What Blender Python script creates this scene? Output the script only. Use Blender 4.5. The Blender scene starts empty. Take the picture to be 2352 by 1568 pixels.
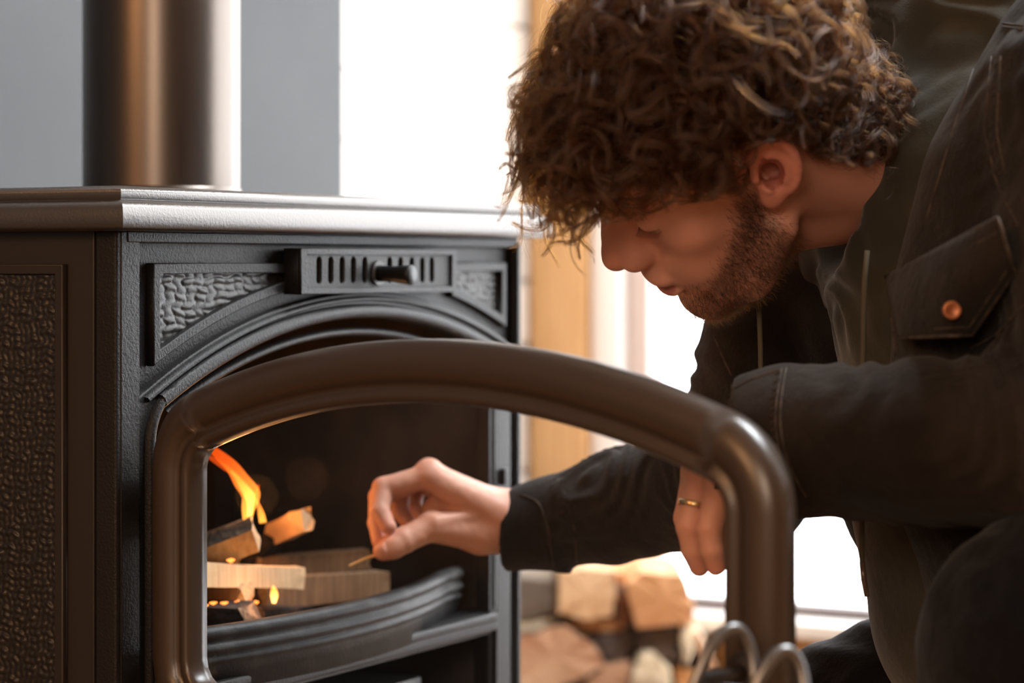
import bpy, bmesh, math, random
import numpy as np
from mathutils import Vector, Matrix
from mathutils.geometry import tessellate_polygon
random.seed(7); RS = np.random.RandomState(11)
SC = bpy.context.scene; COL = SC.collection
# ---------------------------------------------------------------- camera
ZC = .69; FPX = 5553.0
cam_d = bpy.data.cameras.new('camera'); cam = bpy.data.objects.new('camera', cam_d); COL.objects.link(cam)
cam.location = (0, 0, ZC); cam.rotation_euler = (math.pi/2, 0, 0)
cam_d.sensor_width = 36; cam_d.lens = 36*FPX/2352; cam_d.shift_y = -176/2352
cam_d.clip_start = .05; cam_d.clip_end = 200
cam_d.dof.use_dof = True; cam_d.dof.focus_distance = 1.93; cam_d.dof.aperture_fstop = 4.0; cam_d.dof.aperture_blades = 9
SC.camera = cam
# ---------------------------------------------------------------- view, world, lights
SC.view_settings.view_transform = 'Standard'; SC.view_settings.look = 'None'
SC.view_settings.gamma = 1; SC.view_settings.use_curve_mapping = False; SC.view_settings.exposure = 0.0
SC.cycles.use_denoising = True
SC.cycles.max_bounces = 9; SC.cycles.diffuse_bounces = 4; SC.cycles.glossy_bounces = 4
SC.cycles.transmission_bounces = 6; SC.cycles.transparent_max_bounces = 16
SC.cycles.sample_clamp_indirect = 8; SC.cycles.caustics_reflective = False; SC.cycles.caustics_refractive = False
WORLD_STRENGTH = 8.8
w = bpy.data.worlds.new('overcast_sky'); SC.world = w; w.use_nodes = True
bg = w.node_tree.nodes['Background']; bg.inputs[0].default_value = (.965, .98, 1, 1); bg.inputs[1].default_value = WORLD_STRENGTH
def area(name, loc, target, sx, sy, power, color, portal=False):
    d = bpy.data.lights.new(name, 'AREA'); d.shape = 'RECTANGLE'; d.size = sx; d.size_y = sy; d.energy = power; d.color = color
    o = bpy.data.objects.new(name, d); COL.objects.link(o); o.location = loc
    o.rotation_euler = (Vector(target)-Vector(loc)).to_track_quat('-Z', 'Y').to_euler()
    if portal: d.cycles.is_portal = True
    return o
# stove frame of reference: u along the front, v into the stove
C0 = np.array([-.310, 1.90]); FA = math.atan2(.8706, .492)
Fv = np.array([math.cos(FA), math.sin(FA)]); Lv = np.array([-Fv[1], Fv[0]])
def SW(u, v, z=0.): p = C0+u*Fv+v*Lv; return (float(p[0]), float(p[1]), float(z))
U2 = 2.134                                             # window wall: u = U2, v from .8 down
area('window_portal', SW(U2-.03, -1.255, 1.26), SW(0, -1.255, 1.26), 3.7, 2.26, 1, (1, 1, 1), portal=True)
area('warm_fill', (-1.9, -.5, 1.75), (-.2, 2.0, .7), .7, .7, 28, (1, .50, .22))  # unseen warm fill light, added behind the camera at the left
area('face_fill', (-.5, -1.0, 1.3), (.25, 1.8, .7), .6, .6, 23, (1, .74, .55))  # unseen fill added behind the camera to brighten the face, no ceiling fitting
area('top_fill', (.95, 2.15, 2.36), (.35, 1.95, .8), 1.0, .8, 95, (.88, .95, 1))  # added cool light for hair and hood from above; the ceiling is closed
# ---------------------------------------------------------------- helpers
def W(px, py, Y): return np.array([(px-1176)/FPX*Y, Y, ZC-(py-608)/FPX*Y])
def link(o, parent=None):
    COL.objects.link(o)
    if parent: o.parent = parent
    return o
def tag(o, label=None, cat=None, group=None, kind=None):
    if label: o['label'] = label
    if cat: o['category'] = cat
    if group: o['group'] = group
    if kind: o['kind'] = kind
    return o
def empty(name, loc=(0, 0, 0), rz=0):
    o = bpy.data.objects.new(name, None); COL.objects.link(o); o.location = loc; o.rotation_euler = (0, 0, rz); o.empty_display_size = .05
    return o
def smooth(me, on=True): me.polygons.foreach_set('use_smooth', [on]*len(me.polygons))
def mesh(name, V, Fc, m, parent=None, sm=False, loc=None, rot=None):
    me = bpy.data.meshes.new(name); me.from_pydata([tuple(map(float, v)) for v in V], [], [tuple(int(i) for i in f) for f in Fc]); me.validate()
    if m: me.materials.append(m)
    if sm: smooth(me)
    o = bpy.data.objects.new(name, me); link(o, parent)
    if loc is not None: o.location = loc
    if rot is not None: o.rotation_euler = rot
    return o
class MB:
    def __init__(s): s.V = []; s.F = []
    def add(s, V, F):
        n = len(s.V); s.V += [tuple(v) for v in V]; s.F += [tuple(i+n for i in f) for f in F]; return s
    def box(s, x0, x1, y0, y1, z0, z1):
        V = [(x, y, z) for z in (z0, z1) for y in (y0, y1) for x in (x0, x1)]
        return s.add(V, [(0, 2, 3, 1), (4, 5, 7, 6), (0, 1, 5, 4), (2, 6, 7, 3), (0, 4, 6, 2), (1, 3, 7, 5)])
    def tube(s, P, r, n=12, cap=True):
        P = [Vector(p) for p in P]; r = r if hasattr(r, '__len__') else [r]*len(P); V = []; F = []
        t = (P[1]-P[0]).normalized(); a = t.orthogonal().normalized()
        for i, p in enumerate(P):
            t = (P[min(i+1, len(P)-1)]-P[max(i-1, 0)]).normalized(); a = (a-t*a.dot(t)).normalized(); b = t.cross(a)
            V += [p+(a*math.cos(k*2*math.pi/n)+b*math.sin(k*2*math.pi/n))*r[i] for k in range(n)]
        for i in range(len(P)-1):
            F += [(i*n+k, i*n+(k+1) % n, (i+1)*n+(k+1) % n, (i+1)*n+k) for k in range(n)]
        if cap: F += [tuple(range(n))[::-1], tuple((len(P)-1)*n+k for k in range(n))]
        return s.add(V, F)
    def build(s, name, m, parent=None, sm=False, bevel=0, **k):
        o = mesh(name, s.V, s.F, m, parent, sm, **k)
        if bevel: bev(o, bevel)
        return o
def bev(o, w, seg=2):
    b = o.modifiers.new('bevel', 'BEVEL'); b.width = w; b.segments = seg; b.limit_method = 'ANGLE'; b.angle_limit = .6
    smooth(o.data); n = o.modifiers.new('wn', 'WEIGHTED_NORMAL'); return o
def plate(name, outline, holes, v0, v1, m, parent=None, bevel=.0015):
    """flat plate in the x/z plane with holes, from y=v0 (front) to y=v1"""
    cu = bpy.data.curves.new(name, 'CURVE'); cu.dimensions = '2D'; cu.fill_mode = 'BOTH'
    for lp in [outline]+holes:
        sp = cu.splines.new('POLY'); sp.points.add(len(lp)-1); sp.use_cyclic_u = True
        for p, q in zip(sp.points, lp): p.co = (q[0], q[1], 0, 1)
    cu.extrude = max((v1-v0)/2-bevel, 1e-5); cu.bevel_depth = bevel; cu.bevel_resolution = 1; cu.offset = -bevel
    t = bpy.data.objects.new('t', cu); COL.objects.link(t)
    dg = bpy.context.evaluated_depsgraph_get(); me = bpy.data.meshes.new_from_object(t.evaluated_get(dg)); bpy.data.objects.remove(t)
    n = len(me.vertices); co = np.empty(n*3); me.vertices.foreach_get('co', co); co = co.reshape(-1, 3)
    co = np.stack([co[:, 0], (v0+v1)/2-co[:, 2], co[:, 1]], 1); me.vertices.foreach_set('co', co.ravel())
    me.materials.clear(); me.materials.append(m); me.name = name
    o = bpy.data.objects.new(name, me); link(o, parent)
    b = bmesh.new(); b.from_mesh(me); bmesh.ops.remove_doubles(b, verts=b.verts, dist=1e-6); b.to_mesh(me); b.free()
    return o
def arc(c, r, a0, a1, n): return [(c[0]+r*math.cos(a0+(a1-a0)*i/n), c[1]+r*math.sin(a0+(a1-a0)*i/n)) for i in range(n+1)]
def arch_loop(x0, x1, zb, c, R, rf, rb=.008, n=40, nf=10):
    """closed loop: up the left, round the arch, down the right; same point count for any size"""
    P = []
    P += arc((x0+rb, zb+rb), rb, -math.pi/2, -math.pi, 4)
    zf = c[1]+math.sqrt((R-rf)**2-(c[0]-x0-rf)**2); aL = math.atan2(zf-c[1], x0+rf-c[0])
    P += arc((x0+rf, zf), rf, math.pi, aL, nf)
    zg = c[1]+math.sqrt((R-rf)**2-(x1-rf-c[0])**2); aR = math.atan2(zg-c[1], x1-rf-c[0])
    P += arc(c, R, aL, aR, n)
    P += arc((x1-rf, zg), rf, aR, 0, nf)
    P += arc((x1-rb, zb+rb), rb, 0, -math.pi/2, 4)
    return P
def loft(name, loops, m, parent=None, sm=True, closed_prof=False, cap0=False, cap1=False, **k):
    """loops: lists of 3-D points, equal counts, each loop closed"""
    n = len(loops[0]); V = [p for l in loops for p in l]; F = []
    L = len(loops)
    for i in range(L if closed_prof else L-1):
        j = (i+1) % L
        F += [(i*n+a, i*n+(a+1) % n, j*n+(a+1) % n, j*n+a) for a in range(n)]
    if cap0: F.append(tuple(range(n))[::-1])
    if cap1: F.append(tuple((L-1)*n+a for a in range(n)))
    o = mesh(name, V, F, m, parent, sm, **k)
    b = bmesh.new(); b.from_mesh(o.data); bmesh.ops.recalc_face_normals(b, faces=b.faces); b.to_mesh(o.data); b.free()
    return o
# ---------------------------------------------------------------- materials
def mat(name, color=(.5, .5, .5), rough=.5, metal=0, bump=None, mix=None, spec=.5, sub=0, coat=0, sheen=0, noise_col=None):
    """bump: list of (kind, scale, strength, distance); mix: (color2, scale, detail, lo, hi)"""
    m = bpy.data.materials.new(name); m.use_nodes = True; nt = m.node_tree; N = nt.nodes; Lk = nt.links
    b = N['Principled BSDF']; b.inputs['Base Color'].default_value = (*color, 1); b.inputs['Roughness'].default_value = rough
    b.inputs['Metallic'].default_value = metal; b.inputs['Specular IOR Level'].default_value = spec
    b.inputs['Coat Weight'].default_value = coat
    if sheen: b.inputs['Sheen Weight'].default_value = sheen; b.inputs['Sheen Roughness'].default_value = .5
    tc = N.new('ShaderNodeTexCoord')
    if mix:
        c2, sc, det, lo, hi = mix[:5]; mp = N.new('ShaderNodeMapping'); Lk.new(tc.outputs['Object'], mp.inputs[0])
        if len(mix) > 5: mp.inputs['Scale'].default_value = mix[5]
        nz = N.new('ShaderNodeTexNoise'); nz.inputs['Scale'].default_value = sc; nz.inputs['Detail'].default_value = det; Lk.new(mp.outputs[0], nz.inputs[0])
        cr = N.new('ShaderNodeMapRange'); cr.inputs[1].default_value = lo; cr.inputs[2].default_value = hi; Lk.new(nz.outputs[0], cr.inputs[0])
        mx = N.new('ShaderNodeMix'); mx.data_type = 'RGBA'; mx.inputs[6].default_value = (*color, 1); mx.inputs[7].default_value = (*c2, 1)
        Lk.new(cr.outputs[0], mx.inputs[0]); Lk.new(mx.outputs[2], b.inputs['Base Color']); m['mixnode'] = mx.name
    last = None
    for kd, sc, st, di, *rest in (bump or []):
        if kd == 'wave':
            t = N.new('ShaderNodeTexWave'); t.inputs['Scale'].default_value = sc; t.inputs['Distortion'].default_value = 3; t.inputs['Detail'].default_value = 2
            if rest: t.bands_direction = rest[0]
            out = t.outputs['Fac']
        elif kd == 'vor':
            t = N.new('ShaderNodeTexVoronoi'); t.inputs['Scale'].default_value = sc; out = t.outputs['Distance']
        else:
            t = N.new('ShaderNodeTexNoise'); t.inputs['Scale'].default_value = sc; t.inputs['Detail'].default_value = 3; out = t.outputs[0]
        Lk.new(tc.outputs['Object'], t.inputs[0])
        bp = N.new('ShaderNodeBump'); bp.inputs['Strength'].default_value = st; bp.inputs['Distance'].default_value = di; Lk.new(out, bp.inputs['Height'])
        if last: Lk.new(last.outputs[0], bp.inputs['Normal'])
        last = bp
    if last: Lk.new(last.outputs[0], b.inputs['Normal'])
    return m
def glass_mat(name, ior=1.45, tint=(1, 1, 1)):
    m = bpy.data.materials.new(name); m.use_nodes = True; nt = m.node_tree; nt.nodes.clear(); N = nt.nodes
    o = N.new('ShaderNodeOutputMaterial'); mx = N.new('ShaderNodeMixShader'); t = N.new('ShaderNodeBsdfTransparent'); t.inputs[0].default_value = (*tint, 1)
    g = N.new('ShaderNodeBsdfGlossy'); g.inputs['Roughness'].default_value = .02; f = N.new('ShaderNodeFresnel'); f.inputs[0].default_value = ior
    geo = N.new('ShaderNodeNewGeometry'); inv = N.new('ShaderNodeMath'); inv.operation = 'SUBTRACT'; inv.inputs[0].default_value = 1; nt.links.new(geo.outputs['Backfacing'], inv.inputs[1])
    ml = N.new('ShaderNodeMath'); ml.operation = 'MULTIPLY'; nt.links.new(f.outputs[0], ml.inputs[0]); nt.links.new(inv.outputs[0], ml.inputs[1]); nt.links.new(ml.outputs[0], mx.inputs[0])
    nt.links.new(t.outputs[0], mx.inputs[1]); nt.links.new(g.outputs[0], mx.inputs[2]); nt.links.new(mx.outputs[0], o.inputs[0])
    return m
def attr_color(m, name='tint'):
    """use a stored colour attribute as base colour"""
    nt = m.node_tree; a = nt.nodes.new('ShaderNodeAttribute'); a.attribute_name = name
    nt.links.new(a.outputs['Color'], nt.nodes['Principled BSDF'].inputs['Base Color']); return m
M = {}
M['iron'] = mat('cast_iron_paint', (.013, .0122, .012), .46, bump=[('noise', 420, .55, .0011), ('noise', 1300, .35, .0006)], spec=.24)
M['top'] = mat('stove_top_lit', (.13, .122, .116), .36, metal=.75, bump=[('noise', 420, .35, .0008), ('noise', 1300, .25, .0005)], spec=.5)  # same paint as the front, its window gleam put into a paler colour
M['iron_smooth'] = mat('smooth_stove_paint', (.026, .021, .017), .42, bump=[('noise', 900, .12, .0004)], spec=.35)
M['iron_weave'] = mat('cast_weave', (.018, .016, .0145), .42, bump=[('noise', 900, .3, .0005)], spec=.4)
M['soot'] = mat('sooty_firebox', (.022, .019, .018), .85, mix=((.05, .042, .038), 18, 4, .4, .7))
M['pipe'] = mat('stove_pipe_steel', (.115, .098, .086), .33, metal=1, bump=[('noise', 700, .06, .0003)])
M['knob'] = mat('black_knob', (.006, .006, .006), .42, bump=[('noise', 1500, .15, .0003)], spec=.3)
M['spring'] = mat('nickel_spring', (.42, .42, .43), .34, metal=1)
M['glass'] = glass_mat('pane_glass')
M['grey_wall'] = mat('grey_paint', (.066, .071, .076), .8, mix=((.076, .081, .086), 3, 4, .35, .65), bump=[('noise', 60, .05, .002)])
M['white_block'] = mat('white_painted_block', (.86, .83, .78), .85, bump=[('noise', 60, .3, .003)])
M['mortar'] = mat('mortar', (.84, .80, .74), .9)
M['pine'] = mat('pine_board', (.62, .36, .15), .5, mix=((.46, .24, .09), 5, 5, .35, .7, (30, 30, 1.2)), bump=[('noise', 60, .1, .001)])
M['white_frame'] = mat('white_window_frame', (.82, .80, .78), .45)
M['shaded_frame'] = mat('sash_in_shade', (.62, .52, .48), .5)  # sash colour darkened to stand in for the shade on it
M['seal'] = mat('grey_rail', (.16, .13, .125), .6)
M['floor'] = mat('floor_boards', (.30, .17, .08), .42, mix=((.20, .10, .045), 4, 5, .3, .7, (1, 14, 1)))
M['warm_wall'] = mat('pine_panel_wall', (.42, .24, .12), .6, mix=((.30, .16, .07), 3, 4, .3, .7, (12, 12, 1)))
M['ceil'] = mat('ceiling_paint', (.55, .47, .38), .8)
M['snow'] = mat('snow', (.92, .94, .97), .7, bump=[('noise', 2, .3, .05)])
# ================================================================ the room
def quadbox(name, u0, u1, v0, v1, z0, z1, m, kind='structure', parent=None, bevel=0, sm=False):
    """box in stove axes, placed in the room"""
    o = MB().box(0, u1-u0, 0, v1-v0, z0, z1).build(name, m, parent)
    if parent is None: o.location = SW(u0, v0); o.rotation_euler = (0, 0, FA); 
    else: o.location = (u0, v0, 0)
    if kind and parent is None: o['kind'] = kind
    if bevel: bev(o, bevel)
    return o
V1G, V1W = .62, .80
UG = 1.325                                              # end of the grey wall (px 790)
k = (790-1176)/FPX; A = C0+V1G*Lv; UG = (k*A[1]-A[0])/(Fv[0]-k*Fv[1])
quadbox('floor', -3.4, U2+.2, -4.6, V1W+.2, -.05, 0, M['floor'])
quadbox('ceiling', -3.4, U2+.2, -4.6, V1W+.2, 2.45, 2.5, M['ceil'])
gw = quadbox('wall_back', -3.4, UG, V1G, V1W+.2, 0, 2.45, M['grey_wall'], bevel=.004)
# white block wall: mortar bed with separate blocks
bw = quadbox('wall_back_recess', UG, U2+.2, V1W, V1W+.2, 0, 2.45, M['mortar'])
bh, bl = .107, .40
me_full = None
blk = MB().box(.003, bl-.003, -.012, 0, .003, bh-.003).build('block', M['white_block'], bw); bpy.data.objects.remove(blk)
for r in range(22):
    off = (r % 2)*.5*bl; u = UG-off
    while u < U2-.01:
        a = max(u, UG)-UG; b_ = min(u+bl, U2+.02)-UG
        if b_-a > .008:
            o = MB().box(a+.003, b_-.003, -.010-random.random()*.003, .001, r*bh+.003+.02, (r+1)*bh-.003+.02).build('block', M['white_block'], bw)
            bev(o, .003, 2)
        u += bl
# window wall, u = U2: low sill, pine post at the corner, jamb and sash, head above
WZ0, WZ1 = .138, 2.38; VA, VB = .587, -3.1            # opening in v
def wbox(name, v0, v1, z0, z1, u0=0, u1=.12, m=None, parent=None, **k): return quadbox(name, U2+u0, U2+u1, v0, v1, z0, z1, m, parent=parent, **k)
wr = quadbox('wall_right', U2, U2+.2, VA+.1, V1W, 0, 2.45, M['white_block'])
def wpart(name, v0, v1, z0, z1, u0, u1, m, bevel=.003, par=None):
    par = par or wr
    o = MB().box(u0, u1, v0-(VA+.1), v1-(VA+.1), z0, z1).build(name, m, par)
    if bevel: bev(o, bevel)
    return o
wpart('low_wall_panel', VB-.3, VA+.1, 0, .092, 0, .18, M['pine'])
wpart('wall_head', VB-.3, VA+.1, WZ1+.03, 2.45, 0, .2, M['warm_wall'])
wpart('wall_pier', -4.6, VB-.3, 0, 2.45, 0, .2, M['warm_wall'])
tr = wpart('post', .682, .782, 0, 2.45, -.06, 0, M['pine'], .004); 
win = empty('window_1', SW(U2, VA), FA); win['kind'] = 'structure'
def npart(name, v0, v1, z0, z1, u0, u1, m, bevel=.003):
    o = MB().box(u0, u1, v0-VA, v1-VA, z0, z1).build(name, m, win)
    if bevel: bev(o, bevel)
    return o
npart('window_jamb', .628, .682, .0, 2.43, -.03, .06, M['white_frame'])
npart('window_sash', .587, .628, .0, 2.43, 0, .05, M['shaded_frame'])
npart('window_jamb', VB-.06, VB, .0, 2.43, -.03, .06, M['white_frame'])
npart('window_mullion', -.62, -.55, .138, WZ1, 0, .05, M['white_frame'])
npart('window_head', VB, VA, WZ1, 2.43, -.02, .06, M['white_frame'])
npart('bottom_rail', VB, VA, .119, .138, .01, .05, M['seal'], .002)
npart('window_sill', VB, VA, .092, .119, -.05, .12, M['white_frame'], .004)
npart('window_pane', -.55, VA, .138, WZ1, .022, .026, M['glass'], 0)
npart('window_pane', VB, -.62, .138, WZ1, .022, .026, M['glass'], 0)
# walls behind the camera and at the left
quadbox('wall_front', -3.4, U2+.2, -4.7, -4.6, 0, 2.45, M['warm_wall'])
quadbox('wall_left', -3.5, -3.4, -4.7, V1W+.2, 0, 2.45, M['warm_wall'])
# outdoors: snow and a far grey shed
sn = quadbox('ground', U2+.2, U2+40, -25, 25, -.30, -.25, M['snow'])
shed = empty('garden_shed', SW(9.6, 1.82, -.25), FA)
tag(shed, 'blurred grey garden shed far outside the window beside the snow', 'shed')
MB().box(0, 1.2, -.07, .55, 0, .66).build('shed_wall', mat('grey_boards', (.5, .52, .55), .7), shed)
MB().add([(-.1, -.12, .66), (1.3, -.12, .66), (1.3, .60, .66), (-.1, .60, .66), (-.1, .24, .80), (1.3, .24, .80)], [(0, 1, 5, 4), (3, 4, 5, 2), (0, 4, 3), (1, 2, 5), (0, 3, 2, 1)]).build('shed_roof', M['snow'], shed)

# ================================================================ the stove
SWD, SDP = .643, .46
stove = empty('wood_stove', SW(0, 0, 0), FA)
tag(stove, 'black cast iron wood stove with textured panels and its arched glass door swung open', 'stove')
ST = stove
ZT = .7175
def full_arc(c, r, x0, x1, n): # points left to right
    a0 = math.acos((x0-c[0])/r); a1 = math.acos((x1-c[0])/r); return arc(c, r, a0, a1, n)
BC, BR = (.355, -.0445), .7094
recess = [(.0273, .7073)] + full_arc(BC, BR, .0273, .6190, 46) + [(.6203, .08), (.6345, .08), (.6345, .7073)]
OC, OR_ = (.345, -.028), .6715
opening = arch_loop(.047, .578, .345, OC, OR_, .05)
lower = [(.055, .07), (.585, .07), (.585, .322), (.055, .322)]
outl = [(0.004, .05), (.643, .05), (.643, ZT), (0.004, ZT)]
fp = plate('front_panel', outl, [recess, opening, lower], 0, .012, M['iron'], ST, .0016)
# recess floor behind
rb_hole = [(x, z) for x, z in arch_loop(.047, .6, .345, OC, OR_, .05)]
plate('recess_panel', [(.01, .06), (.640, .06), (.640, .714), (.01, .714)], [rb_hole, [(x, z) for x, z in lower]], .008, .018, M['iron'], ST, .0005)
# arch mouldings: beads following the arch on the band
def bead(name, c, r, x0, x1, prof, m=M['iron'], n=60):
    P = full_arc(c, r, x0, x1, n); V = []; F = []; k = len(prof)
    for (x, z) in P:
        d = ((x-c[0])/r, (z-c[1])/r)
        V += [(x+d[0]*a, b, z+d[1]*a) for a, b in prof]
    for i in range(n):
        F += [(i*k+j, (i+1)*k+j, (i+1)*k+j+1, i*k+j+1) for j in range(k-1)]
    o = mesh(name, V, F, m, ST, True); b = bmesh.new(); b.from_mesh(o.data); bmesh.ops.recalc_face_normals(b, faces=b.faces); b.to_mesh(o.data); b.free(); return o
bead('arch_moulding', BC, .7015, .036, .625, [(-.0005, .002), (.0, -.0035), (.0015, -.0045), (.004, -.0035), (.0052, .002)])
bead('arch_moulding', (.350, -.036), .6865, .052, .606, [(-.009, .002), (-.0082, -.0035), (-.006, -.0062), (0, -.007), (.003, -.005), (.0045, .002)])
bead('arch_moulding', (.350, -.036), .6650, .075, .59, [(-.004, .014), (-.003, .010), (0, .008), (.003, .010), (.004, .014)])
# bead round the door opening (the pale strip left of the door)
ob = [arch_loop(.034+i, .590-i, .352, OC, OR_+.010-i, .055) for i in (0,)]
def ring_profile(name, mk, prof, m, parent, **k):
    loops = []
    for ins, dep in prof: loops.append([(x, dep, z) for x, z in mk(ins)])
    return loft(name, loops, m, parent, True, **k)
ring_profile('door_seal', lambda i: arch_loop(.034+i, .590-i, .333+i, OC, OR_+.010-i, .052-i, .02-i), [(0, .002), (.0005, -.004), (.002, -.006), (.005, -.0065), (.008, -.005), (.0095, 0), (.010, .004)], M['iron'], ST)
# spandrel frames with woven panels
def spandrel(x0, x1, zt, flip, key):
    c, r = BC, .722
    arcp = full_arc(c, r, x0, x1, 24)
    outer = [(x1, zt), (x0, zt)]+arcp
    ci = .0085
    ri = r+ci
    xi0, xi1 = x0+ci, x1-ci
    ap = full_arc(c, ri, xi0, xi1, 24)
    inner = [(xi1, zt-ci), (xi0, zt-ci)]+ap
    fr = plate('spandrel_frame', outer, [inner], .0005, .0085, M['iron'], ST, .0012)
    st = .0011; nx = int((xi1-xi0)/st)+1; zlo = min(p[1] for p in ap)-.002; nz = int((zt-ci-zlo)/st)+1
    xs = np.linspace(xi0-.001, xi1+.001, nx); zs = np.linspace(zlo, zt-ci+.001, nz)
    X, Z = np.meshgrid(xs, zs); H = weave(X*(1 if flip else .45), Z, .0078 if flip else .0062, .0068 if flip else .0066)
    inside = (Z > c[1]+np.sqrt(ri**2-(X-c[0])**2)-.003)
    idx = np.arange(nx*nz).reshape(nz, nx)
    f = np.stack([idx[:-1, :-1], idx[:-1, 1:], idx[1:, 1:], idx[1:, :-1]], -1).reshape(-1, 4); ok = inside.ravel()[f].all(1)
    V = np.stack([X.ravel(), .0082-H.ravel(), Z.ravel()], 1)
    o = mesh('woven_panel', V, f[ok], M['iron_weave'], ST, True); return fr
def weave(X, Z, pu, pz, amp=.0017):
    rs = np.random.RandomState(5); tab = rs.rand(400, 400)
    Xw = X+.0012*np.sin(Z*260+1.3)+.0008*np.sin(Z*611+X*90); Zw = Z+.0010*np.sin(X*150)+.0009*np.sin(X*430+Z*60)
    a = Xw/pu; b = Zw/pz; i = np.floor(a).astype(int); j = np.floor(b).astype(int); fa = a-i; fb = b-j
    t = tab[i % 400, j % 400]; t2 = tab[(i*7+3) % 400, (j*3+1) % 400]; over = t > .42
    hh = np.sin(np.pi*fb)**.6*(.55+.45*np.sin(np.pi*fa)**.5); hv = np.sin(np.pi*fa)**.6*(.55+.45*np.sin(np.pi*fb)**.5)*.8
    return amp*np.where(over, hh*(.75+.5*t2), hv*(.5+.5*t2))
spandrel(.0469, .2362+.012, .6915, False, 1)
spandrel(.5133, .6203, .6922, True, 2)
# vent plate
vx0, vx1, vz0, vz1, vv = .2325, .4960, .6642, .7045, -.012
slots = []
for px in (733, 760, 786, 812, 838, 895, 920, 946, 970, 992):
    kk = (px-1176)/FPX; A = C0+vv*Lv; u = (kk*A[1]-A[0])/(Fv[0]-kk*Fv[1]); hw = .0037
    zt, zb = .6970, .6732
    slots.append(arc((u, zb+hw), hw, math.pi, 2*math.pi, 6)+arc((u, zt-hw), hw, 0, math.pi, 6))
vp = plate('vent_plate', [(vx0, vz0), (vx1, vz0), (vx1, vz1), (vx0, vz1)], slots, vv, .004, M['iron'], ST, .0010)
plate('vent_rim', [(vx0, vz0), (vx1, vz0), (vx1, vz1), (vx0, vz1)], [[(vx0+.009, vz0+.0055), (vx0+.009, vz1-.0055), (vx1-.0085, vz1-.0055), (vx1-.0085, vz0+.0055)]], vv-.003, vv+.001, M['iron'], vp, .0008)
MB().box(vx0+.01, vx1-.01, .0045, .0065, vz0+.003, vz1-.003).build('vent_shutter', M['soot'], vp)
kb = MB().tube([(.3585, vv-.001, .6822), (.3585, vv-.003, .6822)], .0115, 28).build('knob_washer', M['iron_smooth'], vp, True); bev(kb, .0006)
pts = [(0, .0075), (.006, .0073), (.012, .0070), (.020, .0078), (.030, .0088), (.0335, .0092), (.0345, .0088), (.0347, .0001)]
mb = MB().tube([(.3585, vv-.003-d, .6822-.0015*d/.034) for d, r in pts], [r for d, r in pts], 28)
ko = mb.build('vent_knob', M['knob'], vp, True)
# right jamb strips
def sbox(name, u0, u1, v0, v1, z0, z1, m=M['iron'], bevel=.0015, par=ST): 
    o = MB().box(u0, u1, v0, v1, z0, z1).build(name, m, par)
    if bevel: bev(o, bevel)
    return o
sbox('jamb_strip', .5735, .5785, -.006, .010, .345, .585)
sbox('jamb_strip', .5900, .6190, -.005, .010, .090, .600)
sbox('jamb_strip', .6360, .6430, -.0035, .010, .055, .712)
sbox('hinge_lug', .596, .606, -.011, -.003, .470, .486, M['iron'])
sbox('corner_post', .003, .0265, -.0012, .004, .055, .7165, M['iron'], .001)
# head rail under the top
sbox('head_rail', .010, .637, -.002, .006, .7075, .7168, M['iron'], .0015)
# firebox
fb = MB().box(.02, .622, .34, .35, .33, .70).box(.012, .022, .02, .35, .33, .70).box(.622, .634, .02, .35, .33, .70).box(.02, .622, .012, .35, .655, .665).box(.02, .622, .02, .35, .325, .343)
fb.build('firebox_lining', M['soot'], ST)
MB().box(.02, .625, .30, .31, .05, .33).box(.02, .03, .02, .31, .05, .325).box(.615, .625, .02, .31, .05, .325).box(.02, .625, .012, .31, .05, .06).build('ash_compartment', M['soot'], ST)
ash = MB().box(.12, .53, .045, .20, .10, .285).build('ash_pan', mat('ash_pan_steel', (.10, .10, .10), .4, metal=.8), ST); bev(ash, .003)
MB().tube([(.30, .045, .235), (.30, .015, .238), (.31, .008, .24), (.43, .008, .24), (.44, .015, .238), (.44, .045, .235)], .0045, 12).build('ash_pan_handle', M['spring'], ash, True)
# sill beam
sbox('sill_beam', .045, .585, -.010, .05, .3265, .3445, M['iron'], .003)
sbox('sill_lip', .050, .580, -.0125, -.004, .3370, .3455, M['iron'], .0022)
# bowed ash lip with ridges
prof = [(.0, .345), (-.003, .350), (-.003, .370), (-.005, .3735), (-.0075, .3755), (-.0055, .3785), (-.0045, .3805), (-.0085, .3835), (-.0095, .3865), (-.0065, .389), (-.005, .3925), (-.0085, .3955), (-.0095, .399), (-.006, .4035), (.0, .4045), (.006, .403), (.010, .345)]
us = np.linspace(.085, .560, 60); V = []; F = []; k = len(prof); prof = [(a, z-.0135 if z > .347 else z) for a, z in prof]
for u in us:
    w_ = 1-((u-.29)/.235)**2; v = .020-.042*(w_ if w_ > 0 else w_*.35)
    V += [(u, v+a, z) for a, z in prof]
for i in range(len(us)-1): F += [(i*k+j, (i+1)*k+j, (i+1)*k+(j+1) % k, i*k+(j+1) % k) for j in range(k)]
mesh('ash_lip', V, F, mat('ash_dusted_iron', (.012, .0115, .0115), .55, spec=.3, mix=((.045, .043, .041), 40, 6, .5, .75), bump=[('noise', 300, .4, .001)]), ST, True)
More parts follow.
